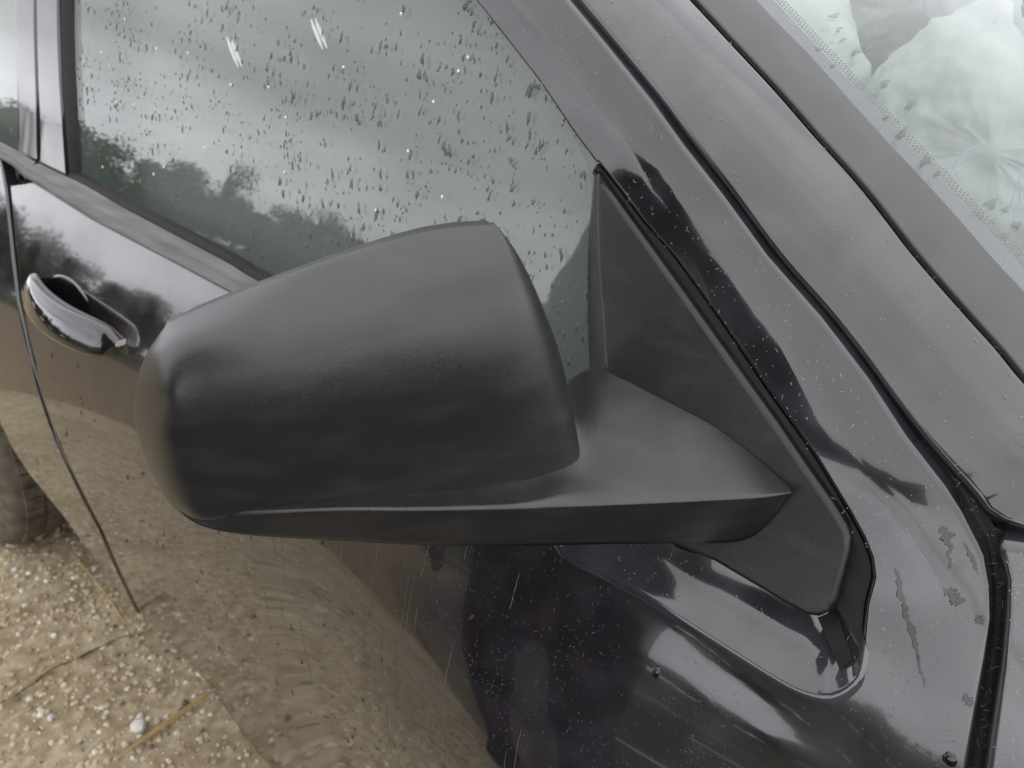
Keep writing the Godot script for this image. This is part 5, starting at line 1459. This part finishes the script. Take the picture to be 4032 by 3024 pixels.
# one continuous skin round a set of tapered bones: [from, to, radius, radius, colour]
func flesh(b: Mb, bones: Array, cell: float, blend: float) -> void:
	var lo := Vector3.ONE * 1e9
	var hi := -lo
	for q in bones:
		for e in 2:
			var rr: float = q[2 + e]
			lo = lo.min(q[e] - Vector3.ONE * (rr + blend * 2.0 + cell * 2.0))
			hi = hi.max(q[e] + Vector3.ONE * (rr + blend * 2.0 + cell * 2.0))
	var n := Vector3i(((hi - lo) / cell).ceil()) + Vector3i.ONE
	var d := PackedFloat32Array()
	d.resize(n.x * n.y * n.z)
	d.fill(1.0)
	var who := PackedInt32Array()
	who.resize(d.size())
	var best := PackedFloat32Array()
	best.resize(d.size())
	best.fill(9.0)
	for bi in bones.size():
		var q: Array = bones[bi]
		var a: Vector3 = q[0]
		var ab: Vector3 = q[1] - a
		var r0: float = q[2]
		var r1: float = q[3]
		var pad := maxf(r0, r1) + blend * 2.0 + cell * 2.0
		var i0 := Vector3i(((a.min(q[1]) - Vector3.ONE * pad - lo) / cell).floor()).clamp(Vector3i.ZERO, n - Vector3i.ONE)
		var i1 := Vector3i(((a.max(q[1]) + Vector3.ONE * pad - lo) / cell).ceil()).clamp(Vector3i.ZERO, n - Vector3i.ONE)
		var l2 := maxf(ab.length_squared(), 1e-9)
		for z in range(i0.z, i1.z + 1):
			for y in range(i0.y, i1.y + 1):
				for x in range(i0.x, i1.x + 1):
					var p := lo + Vector3(x, y, z) * cell - a
					var t := clampf(p.dot(ab) / l2, 0.0, 1.0)
					var s := (p - ab * t).length() - lerpf(r0, r1, t)
					var k := (z * n.y + y) * n.x + x
					if s < best[k]:
						best[k] = s
						who[k] = bi
					var h := maxf(blend - absf(d[k] - s), 0.0) / blend
					d[k] = minf(d[k], s) - h * h * blend * 0.25
	var at := {}
	var step := [1, n.x, n.x * n.y]
	for z in n.z - 1:
		for y in n.y - 1:
			for x in n.x - 1:
				var k := (z * n.y + y) * n.x + x
				var inside := 0
				for c in 8:
					if d[k + (c & 1) + ((c >> 1) & 1) * n.x + (c >> 2) * step[2]] < 0.0:
						inside += 1
				if inside == 0 or inside == 8:
					continue
				var sum := Vector3.ZERO
				var cnt := 0
				for e in 12:
					var ax := e / 4
					var o := [(e & 1), ((e >> 1) & 1)]
					var c0 := Vector3i.ZERO
					c0[(ax + 1) % 3] = o[0]
					c0[(ax + 2) % 3] = o[1]
					var k0: int = k + c0.x + c0.y * step[1] + c0.z * step[2]
					var k1: int = k0 + step[ax]
					if (d[k0] < 0.0) != (d[k1] < 0.0):
						var v := Vector3(c0)
						v[ax] += d[k0] / (d[k0] - d[k1])
						sum += v
						cnt += 1
				var g := Vector3(d[k + 1] - d[k], d[k + n.x] - d[k], d[k + step[2]] - d[k]).normalized()
				at[k] = b.vert(lo + (Vector3(x, y, z) + sum / cnt) * cell, g, Vector2.ZERO, bones[who[k]][4])
	for k in at:
		for ax in 3:
			var k1: int = k + step[ax]
			if (d[k] < 0.0) == (d[k1] < 0.0):
				continue
			var u: int = step[(ax + 1) % 3]
			var w: int = step[(ax + 2) % 3]
			if at.has(k - u) and at.has(k - w) and at.has(k - u - w):
				b.tri2(at[k], at[k - u], at[k - w], at[k - u - w])

func photographer() -> void:
	# the person who takes the picture: seen only as the dark figure mirrored in the door
	var f := Vector3(0.3, 0, -0.954)
	var r := Vector3(0.954, 0, 0.3)
	var fc := Vector3(-0.593, 0, -0.805)
	var rc := Vector3(0.805, 0, -0.593)
	var at := Vector3(0.50, 0, 0.85)
	var eye := Vector3(1.08, 0, 0.37) - at - fc * 0.52
	var H := func(x: float, y: float, z: float) -> Vector3: return eye + rc * x + Vector3(0, y, 0) + fc * z
	var o := thing("person", "person in dark clothes with added hood and gloves reaching out with a phone", "person", at)
	var L := func(x: float, y: float, z: float) -> Vector3: return r * x + Vector3(0, y, 0) + f * z
	var coat := Color(0.012, 0.012, 0.015)
	var cloth := Color(0.016, 0.017, 0.022)
	var shoe := Color(0.02, 0.018, 0.016)
	var skin := Color(0.09, 0.058, 0.04)
	var added_glove := Color(0.015, 0.015, 0.017)  # gloves added so bare hands do not show in the reflections
	var bones := []
	for s in [-1.0, 1.0]:
		bones.append([L.call(0.075 * s, 0.98, 0), L.call(0.095 * s, 1.34, -0.02), 0.120, 0.115, coat])
		bones.append([L.call(0.06 * s, 0.80, 0), L.call(0.075 * s, 1.0, 0), 0.125, 0.118, coat])
		bones.append([L.call(0.12 * s, 1.42, -0.02), L.call(0.195 * s, 1.41, -0.01), 0.07, 0.068, coat])
		bones.append([L.call(0.09 * s, 0.92, 0), L.call(0.115 * s, 0.50, 0.03), 0.098, 0.064, cloth])
		bones.append([L.call(0.115 * s, 0.50, 0.03), L.call(0.125 * s, 0.10, -0.03), 0.063, 0.05, cloth])
		bones.append([L.call(0.125 * s, 0.055, -0.05), L.call(0.14 * s, 0.04, 0.16), 0.05, 0.04, shoe])
		bones.append([L.call(0.072 * s, 1.625, 0.03), L.call(0.078 * s, 1.605, 0.03), 0.018, 0.014, skin])
	# right arm stretched out to the phone, left arm hanging
	var sh: Vector3 = L.call(0.195, 1.41, -0.01)
	var wr: Vector3 = H.call(-0.125, 1.19, 0.40)
	var el := sh.lerp(wr, 0.53) + Vector3(0, -0.05, 0.02)
	bones.append([sh, el, 0.068, 0.054, coat])
	bones.append([el, wr, 0.054, 0.037, coat])
	bones.append([wr, H.call(-0.113, 1.20, 0.44), 0.030, 0.028, added_glove])
	bones.append([L.call(-0.195, 1.41, -0.01), L.call(-0.25, 1.12, -0.02), 0.066, 0.052, coat])
	bones.append([L.call(-0.25, 1.12, -0.02), L.call(-0.265, 0.87, 0.06), 0.052, 0.036, coat])
	bones.append([L.call(-0.265, 0.87, 0.06), L.call(-0.268, 0.83, 0.07), 0.030, 0.027, added_glove])
	bones.append([L.call(0, 1.42, -0.02), L.call(0, 1.54, 0.01), 0.058, 0.054, skin])
	bones.append([L.call(0, 1.66, 0.015), L.call(0, 1.60, 0.045), 0.088, 0.068, skin])
	bones.append([L.call(0, 1.635, 0.115), L.call(0, 1.605, 0.135), 0.010, 0.015, skin])
	var b := Mb.new()
	flesh(b, bones, 0.021, 0.045)
	for s in [-1.0]:
		var hand := []
		hand.append([H.call(0.112 * s, 1.20, 0.445), H.call(0.103 * s, 1.205, 0.475), 0.026, 0.022, added_glove])
		for k in 4:
			var y := 1.225 - 0.018 * k
			hand.append([H.call(0.100 * s, y, 0.478), H.call(0.089 * s, y + 0.002, 0.497), 0.0098, 0.009, added_glove])
			hand.append([H.call(0.089 * s, y + 0.002, 0.497), H.call((0.062 + 0.004 * (k % 3)) * s, y + 0.004, 0.499), 0.009, 0.0078, added_glove])
		hand.append([H.call(0.108 * s, 1.222, 0.455), H.call(0.083 * s, 1.238, 0.470), 0.0115, 0.0105, added_glove])
		hand.append([H.call(0.083 * s, 1.238, 0.470), H.call(0.060 * s, 1.234, 0.477), 0.0105, 0.0085, added_glove])
		flesh(b, hand, 0.0042, 0.008)
		hand = [[L.call(-0.268, 0.83, 0.07), L.call(-0.266, 0.775, 0.085), 0.026, 0.021, added_glove]]
		for k in 4:
			var fz := 0.062 + 0.019 * k
			var ln: float = [0.030, 0.036, 0.038, 0.032][k]
			hand.append([L.call(-0.266, 0.772, fz), L.call(-0.264, 0.772 - ln, fz + 0.002), 0.0098, 0.009, added_glove])
			hand.append([L.call(-0.264, 0.772 - ln, fz + 0.002), L.call(-0.252, 0.772 - ln * 1.85, fz + 0.004), 0.009, 0.0078, added_glove])
		hand.append([L.call(-0.262, 0.81, 0.095), L.call(-0.252, 0.775, 0.122), 0.0115, 0.0105, added_glove])
		hand.append([L.call(-0.252, 0.775, 0.122), L.call(-0.245, 0.748, 0.128), 0.0105, 0.0085, added_glove])
		flesh(b, hand, 0.0042, 0.008)
	obj("body", b.mesh(), M.leaf, o)
	b = Mb.new()
	flesh(b, [[L.call(0, 1.675, 0.0), L.call(0, 1.67, 0.045), 0.094, 0.072, Color(0.03, 0.02, 0.014)], [L.call(0, 1.66, -0.02), L.call(0, 1.50, -0.05), 0.096, 0.085, coat], [L.call(0, 1.705, 0.02), L.call(0, 1.715, 0.085), 0.07, 0.04, coat], [L.call(-0.085, 1.68, 0.0), L.call(-0.07, 1.52, 0.03), 0.035, 0.04, coat], [L.call(0.085, 1.68, 0.0), L.call(0.07, 1.52, 0.03), 0.035, 0.04, coat]], 0.014, 0.03)
	obj("added_hood", b.mesh(), M.leaf, o)  # unseen hood, added to keep the face out of the reflections
	var ph := thing("mobile_phone", "black phone held level at arm's length", "phone", at + eye + Vector3(0, 1.205, 0) + fc * 0.488)
	ph.basis = Basis(rc, Vector3.UP, -fc)
	obj("phone_body", block(Vector3(-0.08, -0.038, -0.0045), Vector3(0.08, 0.038, 0.0045), 0.004), M.dull, ph)
	obj("phone_screen", block(Vector3(-0.076, -0.034, 0.0035), Vector3(0.076, 0.034, 0.0049), 0.0006), M.wet, ph)

func tree_mesh(seed_: int, tall: float, wide: float, count: int, lean: Color) -> Array:
	var r := RandomNumberGenerator.new()
	r.seed = seed_
	var trunk := Mb.new()
	tube(smooth([Vector3.ZERO, Vector3(0.1, tall * 0.3, 0.05), Vector3(-0.05, tall * 0.6, 0), Vector3(0.1, tall * 0.85, 0.1)], 3), 0.05 * tall * 0.5, 7, trunk, 1.0, Vector3(0, 0.1, 1))
	var clumps := []
	for k in 16:
		var g := r.randf() * TAU
		var hh := tall * r.randf_range(0.22, 0.95)
		var rr := wide * r.randf_range(0.15, 0.85) * sqrt(clampf(1.15 - absf(hh / tall - 0.5) * 1.6, 0.1, 1.0))
		var c := Vector3(cos(g) * rr, hh, sin(g) * rr)
		clumps.append([c, wide * r.randf_range(0.28, 0.5)])
		tube([Vector3(0, hh * 0.55, 0), c * Vector3(0.5, 0.85, 0.5), c], 0.03 * tall * 0.35, 5, trunk, 1.0, Vector3(0.3, 0.2, 1))
	var b := Mb.new()
	for k in count:
		var cl: Array = clumps[r.randi_range(0, 15)]
		var dir := Vector3(r.randfn(), r.randfn() * 0.8, r.randfn()).normalized() * pow(r.randf(), 0.45)
		var p: Vector3 = cl[0] + dir * cl[1]
		var s := wide * r.randf_range(0.03, 0.065)
		var u := Vector3(r.randfn(), r.randfn(), r.randfn()).normalized()
		var t := u.cross(Vector3(r.randfn(), r.randfn(), r.randfn())).normalized()
		var col := lean * r.randf_range(0.65, 1.3)
		col.a = 1.0
		var nn := u.cross(t)
		var i := b.vert(p - u * s, nn, Vector2.ZERO, col)
		var j := b.vert(p + t * s * 0.5, nn, Vector2.ZERO, col)
		var l := b.vert(p + u * s, nn, Vector2.ZERO, col)
		var m := b.vert(p - t * s * 0.5, nn, Vector2.ZERO, col)
		b.tri(i, j, l)
		b.tri(i, l, m)
	return [trunk.mesh(), b.mesh()]

func trees() -> void:
	var kinds := [[7.2, 3.4, 7000, Color(0.082, 0.082, 0.040)], [7.6, 2.2, 1500, Color(0.075, 0.075, 0.038)], [4.6, 3.6, 6000, Color(0.098, 0.084, 0.048)]]
	var words := ["broad dense green tree", "tall thin tree with a see-through crown", "low spreading olive tree"]
	var protos := []
	for k in 3:
		var m := tree_mesh(200 + k, kinds[k][0], kinds[k][1], kinds[k][2], kinds[k][3])
		protos.append(m)
	var made := {}
	# azimuth off the car's side towards its tail, distance, kind, size
	for t in [[-42.0, 43.8, 0, 0.49], [-39.1, 49.7, 0, 0.54], [-36.7, 40.2, 0, 0.48], [-34.0, 43.7, 0, 0.52], [-30.9, 53.4, 0, 0.58], [-27.4, 42.4, 0, 0.50], [-23.5, 48.4, 0, 0.57], [-19.9, 41.0, 0, 0.51], [-16.5, 44.8, 0, 0.50], [-12.6, 47.6, 0, 0.58], [-8.6, 51.4, 0, 0.64], [-5.7, 52.8, 0, 0.62], [-1.6, 54.1, 0, 0.60], [0.9, 43.5, 0, 0.57], [4.0, 50.0, 0, 0.58], [7.2, 46.2, 0, 0.54], [10.5, 49.3, 0, 0.61], [14.1, 54.9, 0, 0.65], [18.3, 50.7, 0, 0.54], [22.2, 55.4, 0, 0.64], [25.6, 51.4, 0, 0.56], [29.4, 49.2, 0, 0.55], [31.7, 53.7, 0, 0.65], [34.1, 52.8, 0, 0.60], [36.6, 44.7, 0, 0.57], [40.6, 40.7, 0, 0.55], [42.9, 51.5, 0, 0.66], [46.8, 55.7, 0, 0.81], [51.0, 45.0, 0, 0.69], [54.4, 40.5, 0, 0.57], [57.4, 49.8, 0, 0.75], [59.7, 53.9, 0, 0.92], [63.8, 54.3, 0, 0.89], [67.0, 48.3, 0, 0.87], [70.3, 48.9, 0, 0.89], [74.4, 48.1, 0, 0.87], [78.1, 43.8, 0, 0.80], [82.2, 48.3, 0, 0.90], [56.0, 42.0, 1, 0.89], [49.0, 42.0, 1, 0.73], [30.0, 42.0, 1, 0.60], [-40.0, 36.5, 2, 0.62], [-35.9, 37.7, 2, 0.65], [-31.8, 37.8, 2, 0.62], [-25.7, 36.1, 2, 0.64], [-19.5, 34.1, 2, 0.52], [-13.5, 39.8, 2, 0.60], [-8.1, 37.6, 2, 0.59], [-3.0, 35.9, 2, 0.58], [2.8, 35.8, 2, 0.58], [9.1, 34.2, 2, 0.60], [15.3, 35.9, 2, 0.56], [21.7, 35.4, 2, 0.55], [27.0, 38.2, 2, 0.56], [32.0, 36.0, 2, 0.66], [37.3, 39.1, 2, 0.58], [42.3, 37.9, 2, 0.69], [47.7, 35.4, 2, 0.54], [53.2, 35.1, 2, 0.65], [59.8, 35.1, 2, 0.56], [66.2, 37.9, 2, 0.68], [71.2, 34.8, 2, 0.56], [77.6, 35.6, 2, 0.58], [82.8, 36.5, 2, 0.60]]:
		var k: int = t[2]
		var o: Node3D
		var a := deg_to_rad(t[0])
		if made.has(k):
			o = made[k].duplicate()
			o.name = numbered("tree")
			add_child(o, true)
		else:
			o = thing("tree", "", "tree")
			obj("trunk", protos[k][0], M.bark, o)
			obj("crown", protos[k][1], M.leaf, o)
			made[k] = o
		o.position = Vector3(-sin(a) * t[1], 0.2, cos(a) * t[1])
		o.rotation.y = t[0] * 1.7
		o.scale = Vector3.ONE * float(t[3])
		tag(o, words[k] + " across the field, mirrored in the door and window", "tree", "trees across the field: " + words[k])

# ---------------------------------------------------------------- the scene
func _ready() -> void:
	var cam := Camera3D.new()
	cam.name = "camera"
	add_child(cam)
	cam.transform = Transform3D(Basis(Vector3(0.801144, 0.012517, -0.598340), Vector3(-0.274139, 0.896399, -0.348305), Vector3(0.531992, 0.443071, 0.721576)), Vector3(1.08, 1.22, 0.37))
	var lens := CameraAttributesPhysical.new()
	lens.frustum_focal_length = 23.35
	lens.frustum_focus_distance = 0.5
	lens.frustum_near = 0.02
	lens.frustum_far = 2000.0
	lens.exposure_aperture = 9.0
	cam.attributes = lens
	cam.near = 0.02
	cam.far = 2000.0
	cam.current = true
	var we := WorldEnvironment.new()
	we.name = "world_environment"
	var env := Environment.new()
	env.background_mode = Environment.BG_SKY
	var sky := Sky.new()
	var sm := PanoramaSkyMaterial.new()
	sm.panorama = sky_picture()
	sky.sky_material = sm
	env.sky = sky
	env.background_energy_multiplier = 1.08
	env.tonemap_mode = Environment.TONE_MAPPER_LINEAR
	env.tonemap_exposure = 1.0
	env.sdfgi_enabled = true
	env.ssao_enabled = true
	env.ssil_enabled = true
	we.environment = env
	add_child(we)
	var sun := DirectionalLight3D.new()
	sun.name = "sun"
	sun.light_color = Color(1.0, 0.96, 0.9)
	sun.light_energy = 0.18
	sun.light_angular_distance = 110.0
	sun.shadow_enabled = true
	sun.rotation = Vector3(deg_to_rad(-58), deg_to_rad(35), 0)
	add_child(sun)
	rng.seed = 12345
	dirt_noise.seed = 17
	dirt_noise.frequency = 0.05
	dirt_noise.fractal_octaves = 4
	make_materials()
	M.stone_grey = mat(Color(0.35, 0.32, 0.27), 0.85, 0.3)
	ground()
	var car := thing("parked_car", "black four-door car with a matt black door mirror and rain-spotted windows", "car")
	car_doors(car)
	side_mirror(car)
	front_end(car)
	windscreen(car)
	cabin(car)
	rest_of_car(car)
	litter()
	trees()
	photographer()
